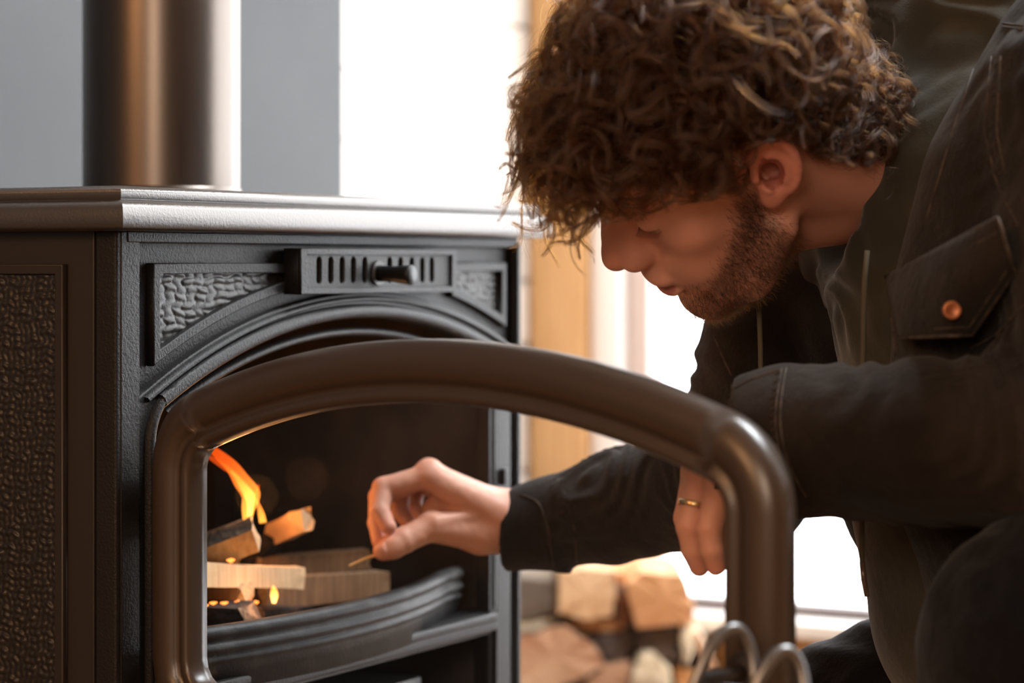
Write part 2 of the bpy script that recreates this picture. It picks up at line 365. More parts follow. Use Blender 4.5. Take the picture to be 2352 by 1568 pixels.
# side wall with woven panel (u = 0 plane)
sd = MB().box(0, .012, .0235, SDP, .05, ZT).build('side_wall', M['iron_smooth'], ST); bev(sd, .0015)
ps = MB().box(-.0022, .010, -.0005, .0210, .05, ZT).build('corner_facet', M['iron'], ST); bev(ps, .0025)
def side_plate():
    o = plate('side_frame', [(.050, .09), (.43, .09), (.43, .6905), (.050, .6905)], [[(.0585, .099), (.0585, .6825), (.4215, .6825), (.4215, .099)]], 0, .007, M['iron_smooth'], ST, .0012)
    # plate is x/z; turn so its x runs along v and its face looks to -u
    me = o.data; n = len(me.vertices); co = np.empty(n*3); me.vertices.foreach_get('co', co); co = co.reshape(-1, 3)
    co = np.stack([co[:, 1]-.0065, co[:, 0], co[:, 2]], 1); me.vertices.foreach_set('co', co.ravel()); me.flip_normals(); return o
side_plate()
vs = np.concatenate([np.arange(.0585, .150, .0012), np.arange(.150, .4216, .0035)]); zs = np.arange(.22, .6828, .0012); zs = np.concatenate([np.arange(.099, .22, .004), zs])
X, Z = np.meshgrid(vs, zs); H = weave(X, Z, .0058, .0056, .0024); idx = np.arange(X.size).reshape(X.shape)
f = np.stack([idx[:-1, :-1], idx[1:, :-1], idx[1:, 1:], idx[:-1, 1:]], -1).reshape(-1, 4)
mesh('woven_panel', np.stack([-.0012-H.ravel(), X.ravel(), Z.ravel()], 1), f, M['iron_weave'], ST, True)
sbox('rear_wall', .0, SWD, SDP-.01, SDP, .05, ZT, M['iron_smooth'])
sbox('right_wall', SWD-.012, SWD, .012, SDP, .05, ZT, M['iron_smooth'])
sbox('stove_base', -.012, SWD+.012, -.012, SDP+.01, .0, .05, M['iron_smooth'], .006)
# top with moulded edge
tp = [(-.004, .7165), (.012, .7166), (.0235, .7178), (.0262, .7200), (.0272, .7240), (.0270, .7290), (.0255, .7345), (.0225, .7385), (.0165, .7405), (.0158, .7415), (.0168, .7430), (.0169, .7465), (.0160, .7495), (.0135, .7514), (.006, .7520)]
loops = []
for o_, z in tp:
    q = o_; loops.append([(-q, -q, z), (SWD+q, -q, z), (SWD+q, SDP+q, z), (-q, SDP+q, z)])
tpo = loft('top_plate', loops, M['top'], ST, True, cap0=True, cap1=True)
b = bmesh.new(); b.from_mesh(tpo.data)
for e in b.edges:
    if e.calc_face_angle(0) > .9: e.smooth = False
b.to_mesh(tpo.data); b.free()
# door: hinge at the left, swung towards the camera
H0 = np.array([-.287, 1.92]); E0 = np.array([.168, 1.509]); D0 = E0-H0; DW = float(np.linalg.norm(D0)); DA = math.atan2(D0[1], D0[0])
Minv = Matrix.Translation(Vector(SW(0, 0, 0))) @ Matrix.Rotation(FA, 4, 'Z')
door = ring_profile('door', lambda i: arch_loop(i, DW-i, .315+i, (.3133, -.155), .7923-i, .066-i, .066-i),
    [(.014, .020), (.002, .019), (0, .015), (0, .005), (.0015, .001), (.005, -.0025), (.010, -.0055), (.016, -.0075), (.022, -.0070), (.027, -.0050), (.0305, -.0015), (.0325, .0015), (.0350, .0010), (.0375, -.0012), (.0405, -.0022), (.0435, -.0010), (.0455, .0030), (.0460, .0130), (.0450, .020)],
    mat('door_paint', (.046, .031, .021), .33, bump=[('noise', 900, .1, .0004)], spec=.62), ST, closed_prof=True)
door.matrix_local = Minv.inverted() @ (Matrix.Translation(Vector((H0[0], H0[1], 0))) @ Matrix.Rotation(DA, 4, 'Z'))
gl = arch_loop(.043, DW-.043, .315+.043, (.3133, -.155), .7923-.043, .023, .023)
n = len(gl)
mesh('door_glass', [(x, .010, z) for x, z in gl]+[(x, .014, z) for x, z in gl], [tuple(range(n)), tuple(range(2*n-1, n-1, -1))]+[(i, (i+1) % n, n+(i+1) % n, n+i) for i in range(n)], M['glass'], door)
for zz in (.36, .50):
    MB().tube([(.0, .020, zz-.022), (.0, .020, zz+.022)], .0065, 16).build('hinge_pin', M['iron_smooth'], door, True)
# coiled wire handle on the free side
P = []
for i in range(0, 200):
    t = -1.2+i/199*1.9*2*math.pi; x = .030+i/199*.078; rr = .040-.016*(i/199)**1.3
    P.append((.555+x, -.050-rr*math.cos(t)*.55, .4300+rr*math.sin(t-.5)))
MB().tube(P, .0040, 10).build('handle_coil', mat('handle_nickel', (.22, .215, .21), .38, metal=1), door, True)
MB().tube([(.590, -.002, .4345), (.590, -.028, .4345), (.583, -.045, .4345), (.59, -.052, .430), (.64, -.052, .430)], .005, 14).build('handle_rod', M['iron_smooth'], door, True)
MB().tube([(.590, .002, .4345), (.590, -.010, .4345)], .012, 20).build('handle_boss', M['iron_smooth'], door, True)
# flue pipe, rises from a collar on the top
pr = .0745; pc = (.343, .222)
pp = empty('flue_pipe', SW(pc[0], pc[1], .752), FA); tag(pp, 'round black steel flue pipe rising from the stove top to the ceiling', 'pipe')
def lathe(name, prof, m, parent, n=72): return loft(name, [[(r*math.cos(2*math.pi*i/n), r*math.sin(2*math.pi*i/n), z) for i in range(n)] for r, z in prof], m, parent, True)
lathe('pipe_section', [(pr, 0), (pr, 1.697)], M['pipe'], pp)
lathe('pipe_collar', [(pr-.002, 0), (pr+.0022, 0), (pr+.0026, .003), (pr+.0015, .010), (pr+.0002, .0115)], M['pipe'], pp)

# ================================================================ fire: sticks, flames, embers
wood_in = mat('split_kindling', (.66, .47, .27), .7, mix=((.50, .32, .16), 6, 5, .3, .7, (40, 40, 2)), bump=[('noise', 120, .4, .001)])
bark = mat('kindling_bark', (.055, .043, .032), .9, mix=((.16, .13, .09), 70, 5, .45, .7), bump=[('noise', 160, .9, .003)])
char = mat('charred_wood', (.018, .014, .012), .8, mix=((.10, .06, .04), 60, 4, .5, .8), bump=[('noise', 120, .9, .003)])
planky = mat('brown_split_board', (.27, .165, .085), .75, mix=((.16, .095, .05), 8, 5, .3, .7, (30, 30, 2)), bump=[('noise', 90, .4, .001)])
endg = mat('end_grain', (.50, .35, .20), .85, bump=[('noise', 300, .9, .002)])
def stick(name, p0, p1, w_, h_, m, label, group, m_top=None, m_end=None, tilt=0, seed=0, cat='kindling', nseg=14, ragged=.0015):
    """split stick from p0 to p1 (world points), roughened rectangular section"""
    rs = random.Random(seed); a = Vector(p0); b_ = Vector(p1); d = (b_-a); Ln = d.length; d.normalize()
    up = Vector((0, 0, 1)); s = d.cross(up).normalized(); up = s.cross(d).normalized()
    up = Matrix.Rotation(tilt, 3, d) @ up; s = d.cross(up).normalized()
    sec = []
    ns = 12
    for i in range(ns):
        t = i/ns*4; e = int(t); fr = t-e; c = [(-1, -1), (1, -1), (1, 1), (-1, 1)]; q = c[e]; r_ = c[(e+1) % 4]
        sec.append(((q[0]+(r_[0]-q[0])*fr)*w_/2*(1+rs.uniform(-.06, .06)), (q[1]+(r_[1]-q[1])*fr)*h_/2*(1+rs.uniform(-.08, .08))))
    V = []; F = []; mi = []
    for j in range(nseg+1):
        t = j/nseg; rag = ragged if j in (0, nseg) else ragged*.25; tp_ = 1-.08*t+.03*math.sin(5*t+seed)
        for (x, y) in sec:
            off = rs.uniform(-1, 1)*rag*3 if j in (0, nseg) else 0
            V.append(d*(t*Ln+off)+s*(x*tp_+rs.uniform(-1, 1)*rag*.5)+up*(y*tp_+rs.uniform(-1, 1)*rag*.5))
    for j in range(nseg):
        for i in range(ns):
            F.append((j*ns+i, j*ns+(i+1) % ns, (j+1)*ns+(i+1) % ns, (j+1)*ns+i)); mi.append(1 if 6 <= i < 9 else 0)
    F.append(tuple(range(ns))[::-1]); mi.append(2); F.append(tuple(nseg*ns+i for i in range(ns))); mi.append(2)
    o = mesh(name, V, F, m, None); o.data.materials.append(m_top or m); o.data.materials.append(m_end or endg)
    o.data.polygons.foreach_set('material_index', mi); o.location = a
    bb = bmesh.new(); bb.from_mesh(o.data); bmesh.ops.recalc_face_normals(bb, faces=bb.faces); bb.to_mesh(o.data); bb.free()
    tag(o, label, cat, group); return o
G = 'kindling in the firebox'
def WV(px, py, v):                                       # point seen at a pixel, lying at depth v inside the stove
    kk = (px-1176)/FPX; A = C0+v*Lv; u = (kk*A[1]-A[0])/(Fv[0]-kk*Fv[1]); P = A+u*Fv
    return (float(P[0]), float(P[1]), ZC-(py-608)/FPX*float(P[1]))
stick('kindling', WV(400, 1296, .16), WV(588, 1222, .09), .030, .026, wood_in, 'upper kindling stick with dark bark on top, under the tall flame', G, bark, endg, tilt=.45, seed=1)
stick('kindling', WV(415, 1318, .10), WV(668, 1326, .11), .030, .0215, wood_in, 'pale kindling stick lying level below the bark topped stick', G, wood_in, wood_in, seed=2)
stick('kindling', WV(640, 1222, .16), WV(698, 1194, .11), .022, .022, mat('orange_lit_wood', (.62, .38, .22), .7, bump=[('noise', 200, .4, .001)]), 'short kindling stub with a ragged end pointing up right', G, None, endg, tilt=.2, seed=3, nseg=8, ragged=.0025)
stick('kindling', WV(430, 1362, .15), WV(562, 1362, .09), .026, .020, wood_in, 'pale kindling stick low at the left beside the small embers', G, None, None, seed=4)
stick('kindling', WV(420, 1424, .13), WV(576, 1424, .065), .045, .030, char, 'charred log end with rough end grain at the bottom of the fire', G, char, mat('singed_end_grain', (.20, .14, .09), .85, mix=((.05, .035, .025), 120, 4, .4, .6), bump=[('noise', 300, .9, .002)]), seed=5, ragged=.002)
stick('kindling', WV(590, 1304, .19), WV(838, 1281, .12), .022, .0215, planky, 'long brown split board at the back, upper of two', G, None, None, seed=6)
stick('kindling', WV(600, 1362, .15), WV(878, 1340, .085), .026, .028, planky, 'long brown split board at the back, lower of two', G, None, None, seed=7)
stick('kindling', WV(560, 1385, .17), WV(715, 1372, .15), .03, .036, char, 'charred glowing block under the pale stick behind the small flame', G, None, char, seed=8)
stick('kindling', WV(480, 1285, .24), WV(600, 1275, .22), .03, .02, wood_in, 'pale stick end half hidden behind the two crossed sticks', G, None, None, seed=9)
stick('kindling', WV(420, 1455, .14), WV(800, 1410, .16), .07, .040, char, 'charred log lying on the firebox floor under all the sticks', G, None, char, seed=10)
stick('kindling', WV(566, 1310, .215), WV(643, 1222, .162), .018, .018, char, 'charred black stick holding up the short ragged stub from behind', G, char, char, seed=12, nseg=8)
def flame_mat(name, c0, c1, s0, s1):
    m = bpy.data.materials.new(name); m.use_nodes = True; nt = m.node_tree; nt.nodes.clear(); N = nt.nodes; K = nt.links
    out = N.new('ShaderNodeOutputMaterial'); ad = N.new('ShaderNodeAddShader'); tr = N.new('ShaderNodeBsdfTransparent'); em = N.new('ShaderNodeEmission')
    a = N.new('ShaderNodeAttribute'); a.attribute_name = 'along'; cr = N.new('ShaderNodeValToRGB')
    cr.color_ramp.elements[0].color = (*c0, 1); cr.color_ramp.elements[1].color = (*c1, 1); cr.color_ramp.elements[0].position = .1; cr.color_ramp.elements[1].position = .75
    mr = N.new('ShaderNodeMapRange'); mr.inputs[3].default_value = s0; mr.inputs[4].default_value = s1
    K.new(a.outputs['Fac'], cr.inputs[0]); K.new(a.outputs['Fac'], mr.inputs[0]); K.new(cr.outputs[0], em.inputs[0]); K.new(mr.outputs[0], em.inputs[1])
    K.new(tr.outputs[0], ad.inputs[0]); K.new(em.outputs[0], ad.inputs[1]); K.new(ad.outputs[0], out.inputs[0]); return m
FM = flame_mat('flame', (1, .36, .045), (1, .10, .006), 1.1, .35)
def flame(pts, rad, label, flat=.45, m=FM, grp='flames in the firebox', par=None):
    P = [Vector(WV(*p)) for p in pts]; V = []; F = []; n = 16; al = []
    # resample
    Q = []; Rr = []
    for i in range(len(P)-1):
        for s in range(6):
            t = s/6; p0 = P[max(i-1, 0)]; p1 = P[i]; p2 = P[i+1]; p3 = P[min(i+2, len(P)-1)]
            Q.append(.5*((2*p1)+(-p0+p2)*t+(2*p0-5*p1+4*p2-p3)*t*t+(-p0+3*p1-3*p2+p3)*t**3)); Rr.append(rad[i]*(1-t)+rad[i+1]*t)
    Q.append(P[-1]); Rr.append(rad[-1])
    for i, q in enumerate(Q):
        t = (Q[min(i+1, len(Q)-1)]-Q[max(i-1, 0)]).normalized(); b_ = Vector((0, 1, 0)); a_ = t.cross(b_).normalized(); b_ = a_.cross(t)
        for k in range(n):
            th = 2*math.pi*k/n; V.append(q+a_*math.cos(th)*Rr[i]+b_*math.sin(th)*Rr[i]*flat); al.append(i/(len(Q)-1))
    for i in range(len(Q)-1): F += [(i*n+k, i*n+(k+1) % n, (i+1)*n+(k+1) % n, (i+1)*n+k) for k in range(n)]
    o = mesh('flame', V, F, m, None, True); at = o.data.attributes.new('along', 'FLOAT', 'POINT'); at.data.foreach_set('value', al)
    if par: o.name = 'flame_core'; o.parent = par
    else: tag(o, label, 'flame', grp)
    return o
fl0 = flame([(568, 1205, .10), (570, 1170, .10), (576, 1135, .10), (556, 1105, .10), (532, 1070, .10), (498, 1040, .10), (470, 1018, .10)], [.003, .0058, .0088, .0078, .0058, .0042, .0012], 'tall orange flame leaning left from the bark topped stick')
flame([(572, 1195, .105), (575, 1160, .105), (573, 1138, .105), (560, 1118, .105), (545, 1098, .105), (530, 1080, .105)], [.0015, .0030, .0048, .0036, .0022, .0006], '', par=fl0, m=flame_mat('flame_core', (1, .50, .09), (1, .26, .03), 1.3, .3))
flame([(552, 1098, .11), (520, 1075, .11), (490, 1055, .11), (462, 1036, .11)], [.001, .0028, .0022, .0008], 'thin flame tongue left of the tall flame', m=flame_mat('flame_thin', (1, .12, .01), (1, .09, .008), .35, .3))
flame([(604, 1200, .10), (600, 1180, .10), (594, 1160, .10), (586, 1142, .10), (592, 1120, .10), (594, 1112, .10)], [.0034, .0030, .0016, .0016, .0014, .0004], 'small curling flame between the bark topped stick and the stub')
flame([(629, 1385, .085), (630, 1368, .085), (629, 1355, .085), (627, 1344, .085)], [.0015, .0036, .0028, .0004], 'small upright yellow flame under the level pale stick', m=flame_mat('flame_small', (1, .45, .10), (1, .30, .03), 2.6, .9))
flame([(694, 1400, .15), (700, 1375, .15), (698, 1350, .15), (695, 1335, .15)], [.002, .003, .002, .0005], 'dim red flame at the right end of the charred block', m=flame_mat('flame_red', (1, .10, .01), (1, .10, .01), .4, .2))
EL = ['small ember flame right under the bark topped stick', 'glowing ember at the left edge, upper right one of a close pair', 'glowing ember at the left edge touching the door frame', 'tiny ember below the low pale stick, second from the left', 'tiny ember below the low pale stick, third from the left', 'ember below the right end of the low pale stick', 'brightest ember of the low row, just left of the upright flame', 'tiny ember of the low row nearest the door frame']
for i, (x, y, r) in enumerate([(530, 1286, .0022), (482, 1333, .0018), (466, 1334, .0016), (490, 1384, .0016), (515, 1384, .0016), (548, 1382, .0020), (585, 1383, .0022), (470, 1390, .0015)]):
    P = [Vector(WV(x-8, y, .088 if y > 1340 else .092)), Vector(WV(x, y+1, .088 if y > 1340 else .092)), Vector(WV(x+8, y-1, .088 if y > 1340 else .092))]
    o = MB().tube(P, [r*.4, r, r*.4], 8).build('ember', bpy.data.materials.get('ember_glow') or flame_mat('ember_glow', (1, .25, .04), (1, .25, .04), 1.6, 1.6), None, True)
    tag(o, EL[i], 'ember', 'embers along the sticks')
for i, (p, e) in enumerate([(WV(575, 1140, .13), .40), (WV(625, 1378, .055), .10), (WV(690, 1100, .07), .12)]):
    d = bpy.data.lights.new('fire_light', 'POINT'); d.energy = e; d.color = (1, .42, .14); d.shadow_soft_size = .02
    o = bpy.data.objects.new('fire_light', d); COL.objects.link(o); o.location = p

# ================================================================ firewood pile by the window
YP = 3.72
bark_mats = [mat('log_bark', (.10, .07, .05), .9, mix=((.20, .15, .11), 30, 5, .4, .7), bump=[('noise', 50, .9, .01)])]
def log_mats(c, c2): return mat('split_log', c, .75, mix=(c2, 9, 5, .35, .68), bump=[('noise', 60, .4, .003)])
pale = log_mats((.80, .52, .30), (.70, .42, .22)); tan = log_mats((.74, .40, .19), (.60, .27, .11)); red = log_mats((.50, .25, .14), (.66, .42, .26)); orange = log_mats((.62, .30, .12), (.78, .45, .22)); dark = log_mats((.05, .035, .028), (.16, .10, .07)); spl = log_mats((.82, .68, .46), (.50, .40, .30)); grey = log_mats((.12, .095, .075), (.22, .17, .13))
def log(poly, y0, ln, mf, label, side=None, yaw=0):
    """poly: outline of the end face in pixels, lying at depth y0; the log runs back from it"""
    P = [W(x, y, y0) for x, y in poly]; c = sum(P)/len(P); P = [c+(p-c)*.975 for p in P]; n0 = len(P)
    R = []
    for i in range(n0):
        a, b_ = P[i], P[(i+1) % n0]
        for t in (0, .34, .67): R.append(a+(b_-a)*t+np.array([RS.uniform(-1, 1), 0, RS.uniform(-1, 1)])*.0022)
    n = len(R); V = []; F = []; mi = []; ns = 5
    for j in range(ns+1):
        t = j/ns; off = np.array([math.tan(yaw)*ln*t, ln*t, 0])
        for q in R:
            jit = RS.uniform(-1, 1, 3)*.0025*(j > 0); dd = (q-c)*(1+.03*math.sin(3*t+len(poly)))
            V.append(dd+off+jit+np.array([0, RS.uniform(-.004, .004) if j in (0, ns) else 0, 0]))
    for j in range(ns):
        for i in range(n): F.append((j*n+i, j*n+(i+1) % n, (j+1)*n+(i+1) % n, (j+1)*n+i)); mi.append(1)
    V.append((0, -.002, 0)); cc = len(V)-1
    for i in range(n): F.append((cc, (i+1) % n, i)); mi.append(0)
    F.append(tuple(ns*n+i for i in range(n))); mi.append(0)
    o = mesh('firewood_log', V, F, mf, None); o.data.materials.append(side or bark_mats[0]); o.data.polygons.foreach_set('material_index', mi)
    bb = bmesh.new(); bb.from_mesh(o.data); bmesh.ops.recalc_face_normals(bb, faces=bb.faces); bb.to_mesh(o.data); bb.free()
    o.location = c; tag(o, label, 'log', 'split firewood stacked by the window'); return o
log([(1150, 1322), (1278, 1330), (1282, 1408), (1200, 1422), (1150, 1418)], YP, .25, grey, 'dark grey firewood log at the top left of the pile beside the stove', grey)
log([(1284, 1312), (1340, 1305), (1410, 1312), (1413, 1372), (1408, 1418), (1340, 1426), (1282, 1408)], YP-.02, .25, pale, 'pale square firewood block, top middle of the pile', pale)
log([(1415, 1352), (1436, 1354), (1452, 1400), (1452, 1436), (1415, 1432)], YP, .25, mat('reddish_log', (.20, .085, .045), .8), 'narrow dark red log between the two square blocks', None)
log([(1415, 1316), (1470, 1305), (1475, 1345), (1425, 1350)], YP+.04, .2, tan, 'brown log end behind the top right block', tan)
log([(1438, 1340), (1475, 1315), (1570, 1322), (1585, 1360), (1595, 1395), (1590, 1436), (1462, 1440)], YP-.03, .25, tan, 'tan grainy firewood block, top right of the pile', tan)
log([(1150, 1426), (1285, 1418), (1262, 1448), (1215, 1460), (1150, 1456)], YP+.01, .25, spl, 'pale thin split piece under the dark grey log', orange)
log([(1300, 1428), (1425, 1424), (1440, 1446), (1345, 1452)], YP+.02, .25, orange, 'thin orange split piece under the pale square block', orange)
log([(1150, 1462), (1235, 1452), (1295, 1432), (1350, 1468), (1378, 1500), (1388, 1528), (1330, 1560), (1250, 1592), (1150, 1592)], YP-.02, .25, red, 'large reddish five sided log end at the lower left', None)
log([(1352, 1455), (1456, 1448), (1460, 1500), (1440, 1514), (1392, 1512)], YP+.01, .25, dark, 'almost black log below the thin orange piece', dark)
log([(1462, 1446), (1560, 1444), (1562, 1500), (1556, 1524), (1500, 1500), (1464, 1494)], YP, .25, dark, 'dark bark covered log under the tan grainy block', dark)
log([(1564, 1444), (1582, 1442), (1594, 1470), (1592, 1522), (1572, 1524)], YP-.02, .25, spl, 'pale upright sliver right of the dark bark log', spl)
log([(1588, 1446), (1606, 1448), (1648, 1538), (1630, 1545), (1598, 1480)], YP, .25, red, 'slanting brown split piece at the right edge of the pile', spl)
log([(1478, 1504), (1505, 1500), (1540, 1540), (1552, 1616), (1440, 1616), (1455, 1545)], YP-.05, .25, spl, 'pale splintered log at the bottom centre', spl)
log([(1392, 1518), (1450, 1516), (1446, 1616), (1335, 1616), (1338, 1566)], YP-.01, .25, red, 'brown log left of the pale splintered log', None)
log([(1544, 1532), (1632, 1540), (1650, 1616), (1558, 1616)], YP, .25, orange, 'orange brown log at the bottom right of the pile', None)
log([(1150, 1596), (1250, 1596), (1330, 1566), (1334, 1616), (1150, 1616)], YP, .25, dark, 'dark log under the large five sided log end', None)
# ================================================================ implicit-surface modelling
def smin(a, b, k):
    h = np.clip(.5+.5*(b-a)/k, 0, 1); return b*(1-h)+a*h-k*h*(1-h)
def smax(a, b, k): return -smin(-a, -b, k)
def sph(p, c, r): return np.linalg.norm(p-np.asarray(c, p.dtype), axis=1)-r
def ell(p, c, r, R=None):
    q = p-np.asarray(c, p.dtype)
    if R is not None: q = q @ R
    r = np.asarray(r, p.dtype); k0 = np.linalg.norm(q/r, axis=1); k1 = np.linalg.norm(q/(r*r), axis=1)+1e-9
    return k0*(k0-1)/k1
def cone(p, a, b, ra, rb):
    a = np.asarray(a, p.dtype); b = np.asarray(b, p.dtype); ab = b-a; t = np.clip(((p-a) @ ab)/(ab @ ab), 0, 1)
    return np.linalg.norm(p-a-t[:, None]*ab, axis=1)-(ra+(rb-ra)*t)
def chain(p, pts, rs, k):
    d = None
    for i in range(len(pts)-1):
        e = cone(p, pts[i], pts[i+1], rs[i], rs[i+1]); d = e if d is None else smin(d, e, k)
    return d
def vnoise(p, s, seed=0):
    q = p*s; i = np.floor(q).astype(np.int64); f = q-i; f = f*f*(3-2*f)
    def h(a, b, c): 
        n = (a*374761393+b*668265263+c*2147483647+seed*974711) & 0x7fffffff; n = (n ^ (n >> 13))*1274126177 & 0x7fffffff; return ((n ^ (n >> 16)) & 0xffff)/65535.
    r = 0
    for dx in (0, 1):
        for dy in (0, 1):
            for dz in (0, 1):
                r = r+h(i[:, 0]+dx, i[:, 1]+dy, i[:, 2]+dz)*(f[:, 0] if dx else 1-f[:, 0])*(f[:, 1] if dy else 1-f[:, 1])*(f[:, 2] if dz else 1-f[:, 2])
    return r-.5
def mesh_sdf(fn, lo, hi, h, C=6, margin=1.9):
    """surface nets on a sparse grid; returns verts, quads"""
    lo = np.asarray(lo, np.float32); hi = np.asarray(hi, np.float32); nb = np.ceil((hi-lo)/(h*C)).astype(int); n = nb*C+1
    def ev(P):
        o = np.empty(len(P), np.float32)
        for s in range(0, len(P), 400000): o[s:s+400000] = fn(P[s:s+400000])
        return o
    g = np.stack(np.meshgrid(*[(np.arange(nb[a])+.5)*h*C for a in range(3)], indexing='ij'), -1).reshape(-1, 3).astype(np.float32)+lo
    dc = ev(g); near = np.abs(dc) < h*C*.87*margin
    D = np.repeat(np.repeat(np.repeat(dc.reshape(nb), C, 0), C, 1), C, 2); D = np.pad(D, ((0, 1),)*3, mode='edge').astype(np.float32)
    bi = np.argwhere(near.reshape(nb)); r = np.arange(C+1); loc = np.stack(np.meshgrid(r, r, r, indexing='ij'), -1).reshape(-1, 3)
    for s in range(0, len(bi), 1500):
        I = (bi[s:s+1500, None, :]*C+loc[None]).reshape(-1, 3); D[I[:, 0], I[:, 1], I[:, 2]] = ev(I.astype(np.float32)*h+lo)
    S = D < 0; c8 = [(a, b, c) for a in (0, 1) for b in (0, 1) for c in (0, 1)]
    m = n-1
    cnt = sum(S[a:a+m[0], b:b+m[1], c:c+m[2]].astype(np.int8) for a, b, c in c8); act = (cnt > 0) & (cnt < 8); idx = -np.ones(m, np.int64); A = np.argwhere(act); idx[act] = np.arange(len(A))
    acc = np.zeros((len(A), 3)); w = np.zeros(len(A))
    for i, a in enumerate(c8):
        for j, b in enumerate(c8):
            if j > i and sum(abs(x-y) for x, y in zip(a, b)) == 1:
                da = D[A[:, 0]+a[0], A[:, 1]+a[1], A[:, 2]+a[2]]; db = D[A[:, 0]+b[0], A[:, 1]+b[1], A[:, 2]+b[2]]; x = (da < 0) != (db < 0)
                t = np.where(x, da/np.where(x, da-db, 1), 0); acc += np.where(x[:, None], np.asarray(a)+(np.asarray(b)-np.asarray(a))*t[:, None], 0); w += x
    V = (A+acc/np.maximum(w, 1)[:, None])*h+lo; Q = []
    for ax in range(3):
        o1, o2 = [(1, 2), (2, 0), (0, 1)][ax]; sl = [slice(1, m[0]), slice(1, m[1]), slice(1, m[2])]; sl[ax] = slice(0, m[ax]); s2 = list(sl); s2[ax] = slice(1, m[ax]+1)
        a = S[tuple(sl)]; b = S[tuple(s2)]; E = np.argwhere(a != b); st = np.ones(3, int); st[ax] = 0; E = E+st
        e1 = np.zeros(3, int); e1[o1] = 1; e2 = np.zeros(3, int); e2[o2] = 1
        q = np.stack([idx[tuple((E-x).T)] for x in (0*e1, e1, e1+e2, e2)], 1); fl = S[tuple(E.T)]
        q[~fl] = q[~fl][:, ::-1]; Q.append(q)
    Q = np.concatenate(Q); Q = Q[(Q >= 0).all(1)]
    return V, Q
def nmesh(name, V, Q, m, parent=None):
    me = bpy.data.meshes.new(name); me.vertices.add(len(V)); me.vertices.foreach_set('co', np.asarray(V, np.float32).ravel())
    me.loops.add(len(Q)*4); me.loops.foreach_set('vertex_index', np.asarray(Q, np.int32).ravel()); me.polygons.add(len(Q)); me.polygons.foreach_set('loop_start', np.arange(len(Q), dtype=np.int32)*4)
    me.update(calc_edges=True); me.validate(); me.materials.append(m); smooth(me); o = bpy.data.objects.new(name, me); link(o, parent); return o
def set_color(o, col, name='tint'):
    a = o.data.color_attributes.new(name, 'FLOAT_COLOR', 'POINT'); c = np.ones((len(o.data.vertices), 4), np.float32); c[:, :3] = col; a.data.foreach_set('color', c.ravel())
def sstep(a, b, x): t = np.clip((x-a)/(b-a), 0, 1); return t*t*(3-2*t)

# ================================================================ the man
man = empty('person', (.42, 1.95, 0)); tag(man, 'man with curly brown hair and beard in dark denim jacket, leaning towards the stove', 'person')
MO = np.array([.42, 1.95, 0])
# head frame (centimetres, x forward, y to his left, z up)
HS = .0105; HOr = np.array([.164, 1.85, .781])
HR = np.array([[-.7788, .2828, -.5599], [.0622, -.8534, -.5175], [-.6242, -.4378, .6471]])
u_, s_, vt_ = np.linalg.svd(HR); HR = (u_ @ vt_)
def h2w(q): return np.asarray(q) @ (HR.T*HS)+HOr
def w2h(p): return (p-HOr) @ HR/HS
EA = math.radians(-24)
def ear_fr(q):
    """ear plane coordinates: a back, b up, c out"""
    q = q-np.array([-1.2, 7.35, .65]); c, s = math.cos(EA), math.sin(EA)
    yaw = math.radians(24); x = -q[:, 0]; y = q[:, 1]; z = q[:, 2]
    a = x*math.cos(yaw)+y*math.sin(yaw); cc = -x*math.sin(yaw)+y*math.cos(yaw)
    return np.stack([a*c+z*s, -a*s+z*c, cc], 1)
def ear(q):
    e = ear_fr(q)
    plate_ = ell(e, (0.15, .35, .25), (1.75, 2.75, .50)); lobe = ell(e, (-.35, -2.25, .2), (.85, 1.0, .42)); d = smin(plate_, lobe, .5)
    d = smax(d, -ell(e, (.05, .45, .75), (1.15, 2.05, .62)), .25)
    # helix rim
    th = np.linspace(-2.3, 3.0, 16); pts = [(.15+1.62*math.sin(t+.0), .45+2.45*math.cos(t), .35) for t in np.linspace(-1.25, 2.5, 15)]
    d = smin(d, chain(e, pts, [.36]*15, .2), .18)
    ah = [(.15+.95*math.sin(t), .3+1.45*math.cos(t), .42) for t in np.linspace(-.35, 2.3, 8)]
    d = smin(d, chain(e, ah, [.30]*8, .2), .22)
    d = smin(d, sph(e, (-1.15, -.25, .42), .42), .3)     # tragus
    d = smin(d, sph(e, (-.35, -1.25, .45), .36), .3)
    d = smax(d, -ell(e, (-.25, -.35, .55), (.65, .75, .75)), .25)
    return d
